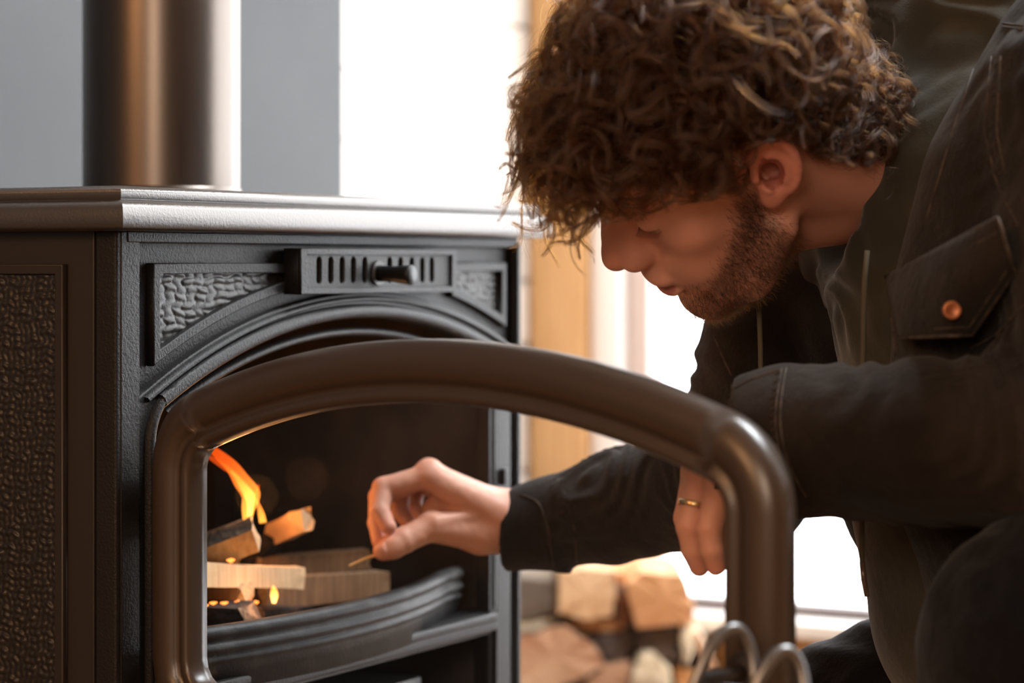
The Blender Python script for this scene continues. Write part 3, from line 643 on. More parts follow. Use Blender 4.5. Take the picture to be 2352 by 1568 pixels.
def head_sdf(q):
    d = ell(q, (-1.0, 0, 5.2), (9.4, 7.3, 7.9)); ay = np.abs(q[:, 1]); m = q.copy(); m[:, 1] = ay
    d = smin(d, ell(q, (3.6, 0, -1.0), (5.3, 5.7, 8.0)), 2.0)
    d = smin(d, ell(q, (4.4, 0, 4.0), (4.6, 5.8, 4.6)), 1.5)
    d = smin(d, cone(m, (.6, 5.0, -5.2), (4.6, 3.9, -8.0), 1.25, 1.15), 2.0)
    d = smin(d, cone(m, (4.6, 3.9, -8.0), (8.0, 1.0, -9.4), 1.15, 1.2), 1.4)
    d = smin(d, ell(q, (3.5, 0, -6.6), (5.4, 4.7, 3.6)), 1.6)
    d = smin(d, sph(m, (5.7, 4.2, -.9), 1.85), 1.6)                 # cheekbone
    d = smin(d, sph(m, (6.3, 3.0, -4.0), 2.1), 1.6)                 # cheek
    d = smin(d, cone(m, (8.0, 3.9, 3.0), (8.6, .9, 3.2), .75, .8), .9)
    d = smax(d, -sph(m, (9.7, 3.3, 1.2), 1.8), .9)                  # socket
    d = smin(d, ell(m, (7.3, 3.2, 1.3), (1.30, 1.45, 1.25)), .22)    # lidded eye
    d = smax(d, -cone(m, (8.75, 2.3, .78), (7.9, 4.5, .85), .10, .08), .12)
    d = smin(d, ell(q, (7.6, 0, -4.4), (2.5, 3.1, 2.5)), 1.2)
    d = smin(d, cone(q, (9.0, 0, 2.9), (11.0, 0, -.7), .66, .84), .7)   # nose bridge
    d = smin(d, cone(m, (8.6, .9, 1.6), (10.0, 1.0, -1.2), .5, .95), .9)
    d = smin(d, cone(q, (9.8, 0, -.5), (9.4, 0, -2.0), 1.35, 1.5), .8)
    d = smin(d, ell(q, (11.2, 0, -1.55), (1.22, 1.12, 1.12)), .6)
    d = smin(d, ell(m, (10.1, 1.45, -1.95), (1.25, .75, .98)), .55)
    d = smax(d, -ell(m, (10.6, .66, -3.0), (.62, .32, .55)), .18)
    d = smax(d, -cone(m, (8.75, 2.35, -1.6), (9.15, 2.45, -2.9), .10, .16), .35)
    d = smin(d, ell(q, (9.55, 0, -4.45), (1.15, 2.6, .98)), .55)         # upper lip
    d = smin(d, ell(q, (9.35, 0, -6.05), (1.10, 2.1, .75)), .35)        # lower lip
    d = smax(d, -ell(q, (10.5, 0, -5.3), (2.0, 2.6, .12)), .10)
    d = smax(d, -ell(q, (10.6, 0, -7.25), (1.0, 1.9, .42)), .7)
    d = smin(d, ell(q, (7.85, 0, -8.7), (1.95, 2.1, 1.9)), .9)           # chin
    d = smin(d, ear(m), .35); d = smax(d, -ell(ear_fr(m), (-.2, -.1, .15), (.62, .85, .95)), .3)
    return d
NB = (.338, 1.935, .776)
def head_w(P):
    q = w2h(P.astype(np.float64)); d = head_sdf(q)*HS
    a = h2w((-2.2, .1, 0)); n1 = cone(P, a, NB, .062, .060)
    d = smin(d, n1, .016)
    # sternomastoid
    n2 = cone(P, h2w((-1.8, 5.2, -2.0)), np.array(NB)+(-.085, -.02, -.045), .015, .013); d = smin(d, n2, .018)
    n3 = cone(P, h2w((3.0, 0, -6.0)), np.array(NB)+(-.05, 0, -.022), .028, .042); d = smin(d, n3, .02)
    return d
V1, Q1 = mesh_sdf(head_w, (-.01, 1.70, .60), (.40, 2.03, .96), .0019)
# ---- hands
def P3(*a): return [W(*p) for p in a]
RF = dict(
 index=P3((985, 1094, 2.268), (880, 1120, 2.262), (872, 1172, 2.250), (892, 1208, 2.244)),
 middle=P3((985, 1088, 2.292), (872, 1140, 2.284), (866, 1200, 2.268), (872, 1242, 2.258)),
 ring=P3((1000, 1092, 2.315), (925, 1112, 2.312), (918, 1172, 2.300), (938, 1200, 2.296)),
 pinky=P3((1018, 1108, 2.335), (956, 1122, 2.332), (950, 1165, 2.322), (968, 1186, 2.318)),
 thumb=P3((1105, 1222, 2.286), (992, 1208, 2.262), (928, 1240, 2.250), (880, 1264, 2.244)))
RW = W(1180, 1196, 2.30); RE = W(1330, 1182, 2.275)
def fing(p, q, r, d, k=.0035):
    f = chain(p, q, r, .0016)
    return f if d is None else smin(d, f, k)
def rhand(P):
    p = P.astype(np.float64); pal = None
    for nm, r in (('index', .0125), ('middle', .0122), ('ring', .0115), ('pinky', .0105)):
        t = RF[nm][0]; wst = RW+(t-W(1000, 1095, 2.30))*np.array([0, .45, .2]); e = cone(p, wst, t, .0200, r); pal = e if pal is None else smin(pal, e, .010)
    pal = smin(pal, cone(p, RW, RE, .0275, .0290), .016)
    pal = smin(pal, cone(p, RW+np.array([-.006, -.006, -.008]), RF['thumb'][0], .021, .0200), .012)
    pal = smin(pal, ell(p, W(1060, 1170, 2.292), (.038, .018, .020)), .012)
    d = smin(pal, cone(p, RF['thumb'][0], RF['thumb'][1], .0195, .0140), .008)
    fg = None
    for nm, r in (('index', (.0118, .0102, .0088, .0074)), ('middle', (.0118, .0102, .0088, .0074)), ('ring', (.011, .0096, .0084, .0072)), ('pinky', (.0102, .0086, .0076, .0066)), ('thumb', (.0142, .0128, .0122, .0096))):
        f = chain(p, RF[nm], r, .0022)
        if nm == 'thumb': f = smin(f, sph(p, (RF[nm][2]+RF[nm][3])/2+np.array([0, -.001, -.001]), .0118), .004)
        fg = f if fg is None else np.minimum(fg, f+0) if nm == 'thumb' else smin(fg, f, .0008)
    d = smin(d, fg, .0045)
    # tendons and knuckles
    for nm in ('index', 'middle'):
        t = RF[nm][0]; d = smin(d, sph(p, t+np.array([0, 0, .003]), .0115), .006)
    d = smin(d, cone(p, RW+np.array([-.010, -.018, .012]), RF['thumb'][1]+np.array([.004, -.009, .006]), .0042, .0040), .006)
    d = smin(d, cone(p, RW+np.array([-.016, -.010, .020]), RF['index'][0]+np.array([.004, -.003, .010]), .0036, .0030), .006)
    # thumb nail
    return d+vnoise(p, 170, 3)*.0006
V2, Q2 = mesh_sdf(rhand, W(820, 1360, 2.2)-np.array([0, 0, 0]), W(1360, 1020, 2.38)+np.array([.005, 0, .005]), .00125)
LF = dict(
 pinky=P3((1652, 1120, 1.722), (1628, 1212, 1.716), (1634, 1262, 1.716), (1644, 1300, 1.720)),
 ring=P3((1612, 1088, 1.738), (1585, 1208, 1.732), (1594, 1262, 1.734), (1606, 1300, 1.738)),
 middle=P3((1604, 1076, 1.760), (1580, 1190, 1.756), (1594, 1250, 1.758), (1612, 1285, 1.762)),
 index=P3((1610, 1080, 1.782), (1590, 1180, 1.780), (1606, 1240, 1.782), (1626, 1272, 1.786)),
 thumb=P3((1700, 1130, 1.790), (1680, 1200, 1.795), (1668, 1250, 1.790), (1660, 1285, 1.785)))
LWp = W(1745, 1040, 1.745); LE = W(1900, 1010, 1.73)
def lhand(P):
    p = P.astype(np.float64); pal = None
    for nm, r in (('index', .0125), ('middle', .0122), ('ring', .0115), ('pinky', .0108)):
        t = LF[nm][0]; e = cone(p, LWp+(t-LF['ring'][0])*np.array([.2, .5, 0]), t, .0190, r); pal = e if pal is None else smin(pal, e, .010)
    pal = smin(pal, cone(p, LWp, LE, .027, .029), .014); pal = smin(pal, cone(p, LWp, LF['thumb'][0], .02, .016), .012)
    d = smin(pal, cone(p, W(1700, 1120, 1.74), W(1665, 1150, 1.735), .016, .011), .012); fg = None
    for nm, r in (('pinky', (.0105, .0090, .0082, .0068)), ('ring', (.0115, .0100, .0090, .0074)), ('middle', (.0118, .0102, .0090, .0074)), ('index', (.0118, .0100, .0088, .0074)), ('thumb', (.014, .0125, .0115, .0090))):
        f = chain(p, LF[nm], r, .0020); fg = f if fg is None else smin(fg, f, .0008)
    return smin(d, fg, .0045)+vnoise(p, 170, 4)*.0005
V3, Q3 = mesh_sdf(lhand, W(1540, 1350, 1.68), W(1930, 960, 1.82)+np.array([.01, 0, .01]), .00125)
# ---- trunk, arms and legs under the clothes (one surface with head and hands)
RSh = np.array([.275, 2.10, .735]); REl = np.array([.205, 2.135, .505]); LSh = np.array([.420, 1.750, .780]); LEl = np.array([.410, 1.650, .585])
HipL = np.array([.545, 1.84, .40]); HipR = np.array([.545, 2.05, .40])
def trunk(P):
    d = chain(P, [NB, (.385, 1.93, .70), (.50, 1.945, .50), (.55, 1.945, .41)], [.055, .105, .095, .105], .03)
    d = smin(d, cone(P, (.395, 1.93, .72), LSh, .065, .042), .03); d = smin(d, cone(P, (.37, 1.95, .71), RSh, .07, .05), .03)
    d = smin(d, cone(P, LSh, LEl, .042, .038), .02); d = smin(d, cone(P, LEl, LE, .038, .027), .01)
    d = smin(d, cone(P, RSh, REl, .050, .040), .02); d = smin(d, cone(P, REl, RE, .038, .028), .01); return d
V4, Q4 = mesh_sdf(trunk, (-.02, 1.58, .28), (.72, 2.30, .88), .006)
BV = np.concatenate([V1, V2, V3, V4]); BQ = np.concatenate([Q1, Q2+len(V1), Q3+len(V1)+len(V2), Q4+len(V1)+len(V2)+len(V3)])
skin = mat('skin', (.5, .25, .17), .52, bump=[('noise', 900, .15, .0004), ('noise', 180, .10, .0008)], spec=.4); attr_color(skin)
sb = skin.node_tree.nodes['Principled BSDF']; sb.inputs['Subsurface Weight'].default_value = .12; sb.inputs['Subsurface Radius'].default_value = (1, .35, .2); sb.inputs['Subsurface Scale'].default_value = .006
man_rel = lambda V: V-MO
body = nmesh('body', man_rel(BV), BQ, skin, man)
body.data.name = 'body'
# skin colours
q = w2h(BV); nh = len(V1); col = np.tile(np.array([.62, .315, .235]), (len(BV), 1))
hq = q[:nh]; c = col[:nh]
def blend(c, m, k): m = np.clip(m, 0, 1)[:, None]; return c*(1-m)+np.array(k)*m
ay = np.abs(hq[:, 1])
c = blend(c, .75*np.exp(-(((hq[:, 0]-10.6)/1.8)**2+((hq[:, 2]+1.6)/1.9)**2+(ay/2.2)**2)), (.60, .25, .185))
c = blend(c, .45*np.exp(-(((hq[:, 0]-6)/2.2)**2+((hq[:, 2]+1.8)/2.0)**2+((ay-4.8)/2.2)**2)), (.58, .24, .165))
er = ear_fr(np.stack([hq[:, 0], ay, hq[:, 2]], 1)); em = (np.abs(er[:, 0]) < 2.6) & (er[:, 1] > -3.5) & (er[:, 1] < 3.6) & (er[:, 2] > -.3)
c = blend(c, .6*em, (.60, .22, .165))
c = blend(c, .85*(ell(er, (-.05, .15, 0), (.95, 1.5, 2.2)) < 0)*(ay > 5), (.34, .10, .075))  # hollow of the ear: shade painted into the skin colour
lip = (ell(hq, (10.2, 0, -5.5), (1.5, 2.45, .98)) < 0); c = blend(c, .75*lip, (.36, .11, .10))
def inpoly(x, y, poly):
    r = np.zeros(len(x), bool); n = len(poly)
    for i in range(n):
        (x0, y0), (x1, y1) = poly[i], poly[(i+1) % n]
        if y0 == y1: continue
        r ^= ((y0 > y) != (y1 > y)) & (x < (x1-x0)*(y-y0)/(y1-y0)+x0)
    return r
def side_view(h):
    """left profile drawing of the head: same plane for both sides (mirrored)"""
    p = h2w(np.stack([h[:, 0], np.abs(h[:, 1]), h[:, 2]], 1)); return 1176+p[:, 0]/p[:, 1]*FPX, 608-(p[:, 2]-ZC)/p[:, 1]*FPX
BEARD = [(1700, 430), (1735, 440), (1755, 490), (1800, 520), (1822, 560), (1800, 600), (1760, 660), (1710, 720), (1660, 760), (1580, 740), (1555, 690), (1585, 678), (1640, 668), (1655, 620), (1680, 570), (1695, 520), (1690, 470)]
SCALP = [(1230, 380), (1300, 395), (1390, 425), (1480, 435), (1570, 430), (1660, 432), (1700, 445), (1730, 400), (1745, 350), (1790, 300), (1860, 330), (1880, 365), (1960, 380), (2080, 360), (2150, -400), (900, -400)]
def soft(h, poly, r, n=14):
    x, y = side_view(h); a = np.zeros(len(x))
    for k in range(n):
        rr = r*math.sqrt((k+.5)/n); th = k*2.4; a += inpoly(x+rr*math.cos(th), y+rr*math.sin(th), poly)
    return a/n
def beard_mask(h): return soft(h, BEARD, 16)
bm_ = beard_mask(hq); c = blend(c, .68*bm_, (.15, .085, .058))
hm = soft(hq, SCALP, 14)*(~em); c = blend(c, .92*hm, (.045, .026, .018))
c = blend(c, .8*(ell(np.stack([hq[:, 0], ay, hq[:, 2]], 1), (8.3, 3.5, .80), (.9, 1.7, .16)) < 0), (.05, .02, .015))
col[:nh] = c
for a0, n_, tips in ((nh, len(V2), RF), (nh+len(V2), len(V3), LF)):
    P = BV[a0:a0+n_]; cc = np.tile(np.array([.56, .29, .205]), (n_, 1))
    for f in tips.values():
        for t, r, s in ((f[3], .011, .55), (f[1], .011, .35), (f[0], .014, .3)): cc = blend(cc, s*np.exp(-((P-t)**2).sum(1)/r**2), (.56, .19, .13))
    col[a0:a0+n_] = cc
set_color(body, col)
# nails
nm_ = mat('nail', (.62, .33, .26), .3)
def nail(c, d, n_, w_, l_, name='nail'):
    d = np.asarray(d)/np.linalg.norm(d); n_ = np.asarray(n_, float); n_ -= d*(n_ @ d); n_ /= np.linalg.norm(n_); s = np.cross(d, n_); V = []; F = []
    for i in range(7):
        for j in range(7):
            a = (i/6-.5)*2; b = (j/6-.5)*2; sc = math.sqrt(max(0, 1-(abs(a)**3)*.75)); V.append(np.asarray(c)+d*a*l_/2+s*b*w_/2*sc+n_*(.0006-.0016*b*b-.0003*a*a)-MO)
    for i in range(6):
        for j in range(6): F.append((i*7+j, i*7+j+1, (i+1)*7+j+1, (i+1)*7+j))
    o = mesh(name, V, F, nm_, man, True); md = o.modifiers.new('t', 'SOLIDIFY'); md.thickness = .0006; return o
th = RF['thumb']; nn = np.array([.10, -1, .15]); nail(th[3]*.72+th[2]*.28+np.array([.0, -.0103, .0015]), th[3]-th[2], nn, .0120, .0130)
f = LF['pinky']; nail(f[3]+np.array([-.004, -.0055, .001]), f[3]-f[2], (-.6, -.8, 0), .008, .009)
f = LF['ring']; nail(f[3]+np.array([-.0055, -.0045, .001]), f[3]-f[2], (-.8, -.6, 0), .009, .010)
# rings
gold = mat('gold', (.75, .52, .25), .25, metal=1)
def ringo(a, b, t, r, w_, label):
    a = np.asarray(a); b = np.asarray(b); d = (b-a)/np.linalg.norm(b-a); c = a+(b-a)*t
    u = np.cross(d, [0, 1, .1]); u /= np.linalg.norm(u); v = np.cross(d, u); L = []
    for ro, off in ((r, -w_/2), (r+.0012, -w_/2), (r+.0016, 0), (r+.0012, w_/2), (r, w_/2)):
        L.append([tuple(c+d*off+(u*math.cos(x)+v*math.sin(x))*ro-MO) for x in np.linspace(0, 2*math.pi, 33)[:-1]])
    o = loft('finger_ring', L, gold, man, True, closed_prof=True); return o
ringo(LF['ring'][0], LF['ring'][1], .60, .0108, .0042, '')
ringo(RF['ring'][0], RF['ring'][1], .93, .0098, .0040, '')
# match held between thumb and finger
spl_m = mat('match_wood', (.72, .46, .18), .6)
mt = MB().tube([W(892, 1262, 2.252), W(872, 1271, 2.250), W(835, 1284, 2.246), W(802, 1299, 2.242)], [.0016, .0016, .0013, .0009], 6).build('wood_splint', spl_m, None, False)
tag(mt, 'thin pale wooden splint pinched between thumb and fingers above the split boards', 'splint')
# ================================================================ hair
def on_head(n, test):
    """random points on the head surface (world) with outward normals"""
    q = w2h(BV[:nh]); ok = np.where(test(q))[0]; idx = ok[RS.randint(0, len(ok), n)]
    return idx
me_ = body.data; nr = np.empty(len(me_.vertices)*3, np.float32); me_.vertices.foreach_get('normal', nr); nr = nr.reshape(-1, 3)
def unit(a): return a/np.maximum(np.linalg.norm(a, axis=-1, keepdims=True), 1e-9)
def hair_curves(name, P, R, m, parent):
    """P: (N, K, 3) points, R: (N, K) radii"""
    N, K, _ = P.shape; hc = bpy.data.hair_curves.new(name); hc.add_curves([K]*N)
    hc.attributes['position'].data.foreach_set('vector', (P-MO).astype(np.float32).ravel())
    ra = hc.attributes.get('radius') or hc.attributes.new('radius', 'FLOAT', 'POINT'); ra.data.foreach_set('value', R.astype(np.float32).ravel())
    hc.materials.append(m); o = bpy.data.objects.new(name, hc); link(o, parent); return o
def hair_mat(name, mel, red, rough=.32, rnd=.25):
    m = bpy.data.materials.new(name); m.use_nodes = True; nt = m.node_tree; nt.nodes.clear(); h = nt.nodes.new('ShaderNodeBsdfHairPrincipled'); o = nt.nodes.new('ShaderNodeOutputMaterial')
    h.parametrization = 'MELANIN'; h.inputs['Melanin'].default_value = mel; h.inputs['Melanin Redness'].default_value = red; h.inputs['Roughness'].default_value = rough
    h.inputs['Radial Roughness'].default_value = .45; h.inputs['Random Color'].default_value = rnd; h.inputs['Coat'].default_value = 0
    nt.links.new(h.outputs[0], o.inputs[0]); return m
HM = hair_mat('brown_hair', .70, .42)
q_all = w2h(BV[:nh])
scalp_w = soft(q_all, SCALP, 10)
er_all = ear_fr(np.stack([q_all[:, 0], np.abs(q_all[:, 1]), q_all[:, 2]], 1)); near_ear = (ell(er_all, (0, .2, .2), (2.2, 3.3, 1.2)) < 0)
scalp_ok = np.where((scalp_w > .6) & ~near_ear & (q_all[:, 2] > -5.5))[0]
def curls(nl, ns, K, len_rng, rad_rng, turn_rng, clump, seed, spread=1., grav=.25, idx_pool=scalp_ok):
    rs = np.random.RandomState(seed); ix = idx_pool[rs.randint(0, len(idx_pool), nl)]
    p0 = BV[ix]; n0 = unit(nr[ix]); qx = q_all[ix]
    front = sstep(3.5, 8.0, qx[:, 0]+.25*qx[:, 2]); low = sstep(6, 1, qx[:, 2])
    g = np.array([-.25, -.05, -1.]); rnd = unit(rs.normal(size=(nl, 3)))
    Ls = rs.uniform(*len_rng, nl)*(1+.10*front)*(1-.40*low*(1-front)); Rr = rs.uniform(*rad_rng, nl)*(1-.45*low*(1-front)); Tn = rs.uniform(*turn_rng, nl)*2*np.pi
    # axis of the coil: partly outward, partly any way
    ax = unit(n0*rs.uniform(.5, 1.6, nl)[:, None]+rnd*.75); a1 = unit(np.cross(ax, rs.normal(size=(nl, 3)))); a2 = np.cross(ax, a1); ph = rs.uniform(0, 6.28, nl); sg = rs.choice([-1, 1], nl)
    t = np.linspace(0, 1, K)[None, :, None]
    stem = p0[:, None]+n0[:, None]*(Ls[:, None, None]*(t*1.0-.42*t**2))+unit(rnd+g*1.2)[:, None]*(Ls[:, None, None]*grav*t**1.6)+g*(Ls*(.08+.16*front))[:, None, None]*t**2
    rr = Rr[:, None, None]*sstep(-.05, .32, t)*(1-.35*t**3); th = ph[:, None, None]+sg[:, None, None]*Tn[:, None, None]*t**.9
    c0 = a1[:, None]*np.cos(ph)[:, None, None]+a2[:, None]*np.sin(ph)[:, None, None]
    cen = stem+rr*(a1[:, None]*np.cos(th)+a2[:, None]*np.sin(th))-rr*c0*.6
    # strands of a lock
    off = rs.normal(size=(nl, ns, 3)); off = off/np.linalg.norm(off, axis=-1, keepdims=True)*(rs.uniform(.1, 1, (nl, ns, 1))+.9*(rs.rand(nl, ns, 1) < .12))*clump
    tt = t[:, None]                                           # 1,1,K,1
    prof = (.45+.9*np.sin(np.pi*np.clip(tt*.9+.05, 0, 1)))*(1-.55*tt**2)
    rsc = 1+rs.normal(size=(nl, ns, 1, 1))*.055*spread
    P = stem[:, None]+(cen-stem)[:, None]*rsc+off[:, :, None]*prof
    wob = rs.normal(size=(nl, ns, 1, 3))*.0012*spread; P = P+wob*np.sin(tt*rs.uniform(5, 14, (nl, ns, 1, 1))+rs.uniform(0, 6, (nl, ns, 1, 1)))*tt
    # keep out of the skull
    P = P.reshape(-1, 3); h = w2h(P); d = ell(h, (-1.0, 0, 5.2), (9.75, 7.65, 8.25)); ins = d < 0
    if ins.any():
        c = np.array([-1., 0, 5.2]); v = h[ins]-c; k = np.linalg.norm(v/np.array([9.75, 7.65, 8.25]), axis=1, keepdims=True); h[ins] = c+v/np.maximum(k, .25)*1.0
        P[ins] = h2w(h[ins])
    # keep clear of the face and the ear
    h = w2h(P); aye = np.abs(h[:, 1]); m3 = np.stack([h[:, 0], aye, h[:, 2]], 1)
    return P.reshape(nl*ns, K, 3)
def face_free(P):
    """drop strands that hang over the cheek, ear or neck"""
    h = w2h(P.reshape(-1, 3)); x, y = side_view(h); left = h[:, 1] > -1
    low = [(1366, 515), (1420, 512), (1490, 492), (1560, 472), (1640, 460), (1700, 452), (1728, 415), (1742, 345), (1795, 322), (1848, 345), (1870, 385), (1990, 400), (1990, 900), (1366, 900)]
    bad = (inpoly(x, y, low) & left).reshape(P.shape[:2]).sum(1) > 1
    r = h.reshape(P.shape); far = (h[:, 2] < -1.5).reshape(P.shape[:2]).any(1) & (r[:, 0, 0] > 1)
    return P[~(bad | far)]
back_pool = scalp_ok[(q_all[scalp_ok, 0] < -2.0) & (q_all[scalp_ok, 2] > 3)]
A_ = face_free(curls(820, 34, 34, (.044, .068), (.0110, .0270), (.9, 1.6), .0037, 1))
B_ = face_free(curls(800, 18, 28, (.022, .042), (.006, .012), (.8, 1.6), .0036, 2))
front_pool = scalp_ok[(q_all[scalp_ok, 0] > 5.0) & (q_all[scalp_ok, 2] > 4)]
C_ = face_free(curls(90, 20, 34, (.050, .068), (.007, .013), (1.2, 2.3), .0020, 3, grav=.5, idx_pool=front_pool))
E_ = face_free(curls(260, 36, 34, (.050, .068), (.012, .024), (.9, 1.6), .0034, 5, idx_pool=back_pool))
D_ = face_free(curls(3200, 1, 26, (.045, .076), (.010, .026), (.5, 1.4), .001, 4, spread=2))
tp_ = np.linspace(0, 1, 30)
def rad(P, r0, r1): K = P.shape[1]; t = np.linspace(0, 1, K); return np.tile(r0*(1-t**3)+r1*t**3, (len(P), 1))
def upto(P, K=34):
    if P.shape[1] == K: return P
    t = np.linspace(0, P.shape[1]-1, K); i = np.minimum(t.astype(int), P.shape[1]-2); f = (t-i)[None, :, None]; return P[:, i]*(1-f)+P[:, i+1]*f
AP = np.concatenate([upto(A_), upto(B_), upto(C_), upto(E_)]); hair = hair_curves('hair', np.concatenate([AP, upto(D_)]), np.concatenate([rad(AP, .000095, .00005), rad(upto(D_), .00007, .000035)]), HM, man)
print('hair strands', len(AP), len(D_))
# beard and brows: short hairs
def short_hairs(name, idx, L0, L1, dirf, seed, r0, m, curl=.25, K=7):
    rs = np.random.RandomState(seed); p0 = BV[idx]+rs.normal(size=(len(idx), 3))*.0006; n0 = unit(nr[idx]); n = len(idx); L = rs.uniform(L0, L1, n)[:, None]
    d = unit(n0*.55+dirf(idx)+rs.normal(size=(n, 3))*.35); sd = unit(rs.normal(size=(n, 3))); t = np.linspace(0, 1, K)[None, :, None]
    P = p0[:, None]+d[:, None]*L[:, None]*t+sd[:, None]*L[:, None]*curl*t**2; R = np.tile(r0*(1-np.linspace(0, 1, K)*.6), (n, 1)); return hair_curves(name, P, R, m, man)
bm_all = soft(q_all, BEARD, 38, 20); pool = np.where((bm_all > .04) & ~near_ear)[0]; rs = np.random.RandomState(9)
pk = pool[rs.randint(0, len(pool), 30000)]; pk = pk[rs.rand(len(pk)) < bm_all[pk]**1.3*.75*(1-.35*sstep(.2, .5, vnoise(BV[pk], 60, 3)+.5))]
dn = h2w(np.array([[-.3, 0, -1.]]))[0]-h2w(np.array([[0., 0, 0]]))[0]; dn = dn/np.linalg.norm(dn)
BM_ = hair_mat('beard_hair', .80, .60)
short_hairs('beard', pk, .0035, .0085, lambda i: dn*.75, 21, .00011, BM_)
sv = side_view(q_all)
brow = np.where((np.abs(np.abs(q_all[:, 1])-2.9) < 2.0) & (np.abs(q_all[:, 2]-3.35+.10*(np.abs(q_all[:, 1])-3)**2) < .42) & (q_all[:, 0] > 5))[0]
bk = np.array([[-.5, 0, .25]]) ; bd = h2w(np.array([[-.2, 1., .15]]))[0]-h2w(np.array([[0., 0, 0]]))[0]; bd /= np.linalg.norm(bd)
if len(brow): short_hairs('eyebrows', brow[rs.randint(0, len(brow), 900)], .004, .008, lambda i: np.where(q_all[i, 1:2] > 0, 1, -1)*bd*1.2, 22, .00008, BM_, .1)
ls = []
for sgn in (1, -1):
    for k in range(46):
        a = k/45; h = np.array([8.55-1.15*a**1.6, sgn*(2.2+2.2*a), .72+.05*math.sin(a*3)]); ls.append(h)
ls = np.array(ls); t = np.linspace(0, 1, 7)[None, :, None]; out = np.stack([np.full(len(ls), .8), np.sign(ls[:, 1])*.35, np.full(len(ls), -.65)], 1)
LP = ls[:, None]+out[:, None]*t*.85+np.array([0, 0, .28])*t**2; hair_curves('eyelashes', h2w(LP.reshape(-1, 3)).reshape(LP.shape), np.tile(np.linspace(.00012, .00004, 7), (len(ls), 1)), BM_, man)

# ================================================================ clothes
def denim_mat(name, c, c2, sc=9):
    return mat(name, c, .85, mix=(c2, sc, 6, .42, .72), bump=[('noise', 30, .45, .008), ('noise', 110, .35, .003), ('wave', 480, .5, .0006), ('noise', 700, .6, .0010)], sheen=.08, spec=.10)
jm = denim_mat('dark_brown_denim', (.0115, .0090, .0078), (.034, .026, .021))
hm_ = mat('olive_fleece', (.038, .036, .026), .95, mix=((.028, .027, .019), 25, 4, .4, .7), bump=[('noise', 700, .35, .0008), ('noise', 40, .3, .005)], sheen=.25, spec=.2)
tm = denim_mat('navy_trousers', (.0035, .0035, .005), (.007, .007, .010), 6)
seam_m = mat('worn_seam', (.060, .043, .030), .85, mix=((.02, .015, .012), 120, 3, .4, .6), bump=[('noise', 800, .4, .0006)])
def foldy(P, ax, amp, f, seed):
    """soft creases running across axis ax"""
    n1 = vnoise(P, 14, seed); s = P @ np.asarray(ax); return amp*(np.sin((s*f+n1*5)*2*np.pi)*(.5+vnoise(P, 9, seed+1)))+amp*.7*vnoise(P, 38, seed+2)
def lerp3(a, b, t): return np.asarray(a)*(1-t)+np.asarray(b)*t
# near sleeve (left arm)
CUF = W(1672, 1020, 1.742); CUF2 = W(1815, 1010, 1.735)
def near_sleeve(P):
    P = P.astype(np.float64)
    d = chain(P, [W(1640, 1022, 1.745), CUF2, (.290, 1.690, .566), (.415, 1.640, .572)], [.047, .054, .056, .068], .012)
    ua = chain(P, [(.415, 1.640, .575), (.415, 1.69, .70), (.415, 1.735, .795)], [.070, .074, .080], .02); d = smin(d, ua, .03)
    fo = foldy(P, (9.5, 0, 1.5), .0035, 1, 11)*sstep(.18, .24, P[:, 0]); d = d+fo
    x, y = P[:, 0], P[:, 2]
    # step at the cuff band
    ax = np.array(CUF2)-np.array(CUF); L_ = np.linalg.norm(ax); ax = ax/L_; s = (P-CUF) @ ax-(P[:, 2]-CUF[2])*.25
    d = d+.0016*sstep(L_+.004, L_+.001, s)
    end = -(s+.004); d = smax(d, end, .003)
    inner = chain(P, [W(1560, 1030, 1.745), CUF2, (.26, 1.70, .566)], [.0385, .0450, .038], .01); return smax(d, -smax(inner, s-.09, .01), .002)
# far sleeve (right arm)
FC0 = W(1170, 1215, 2.302); FC1 = W(1275, 1200, 2.290)
def far_sleeve(P):
    P = P.astype(np.float64)
    d = chain(P, [W(1130, 1222, 2.305), FC1, W(1420, 1165, 2.245), (.200, 2.135, .505)], [.040, .044, .050, .060], .012)
    d = smin(d, chain(P, [(.200, 2.135, .505), (.235, 2.12, .62), (.285, 2.10, .72)], [.062, .066, .078], .02), .03)
    ax = np.array(FC1)-np.array(FC0); L_ = np.linalg.norm(ax); ax /= L_; s = (P-FC0) @ ax-(P[:, 2]-FC0[2])*.22
    w_ = sstep(L_, L_+.02, s); d = d+w_*(foldy(P, (16, 0, -11), .0052, 1, 31))
    d = d+.0015*sstep(L_+.004, L_+.001, s); d = smax(d, -s, .003)
    inner = chain(P, [W(1080, 1225, 2.31), FC1, W(1400, 1170, 2.25)], [.0315, .0350, .032], .01); return smax(d, -smax(inner, s-.10, .01), .002)
def shell_near(P):
    d = chain(P, [(.480, 1.775, .885), (.446, 1.780, .805), (.408, 1.785, .735), (.392, 1.79, .66), (.385, 1.815, .56), (.415, 1.83, .47)], [.085, .100, .100, .102, .100, .105], .03); return d
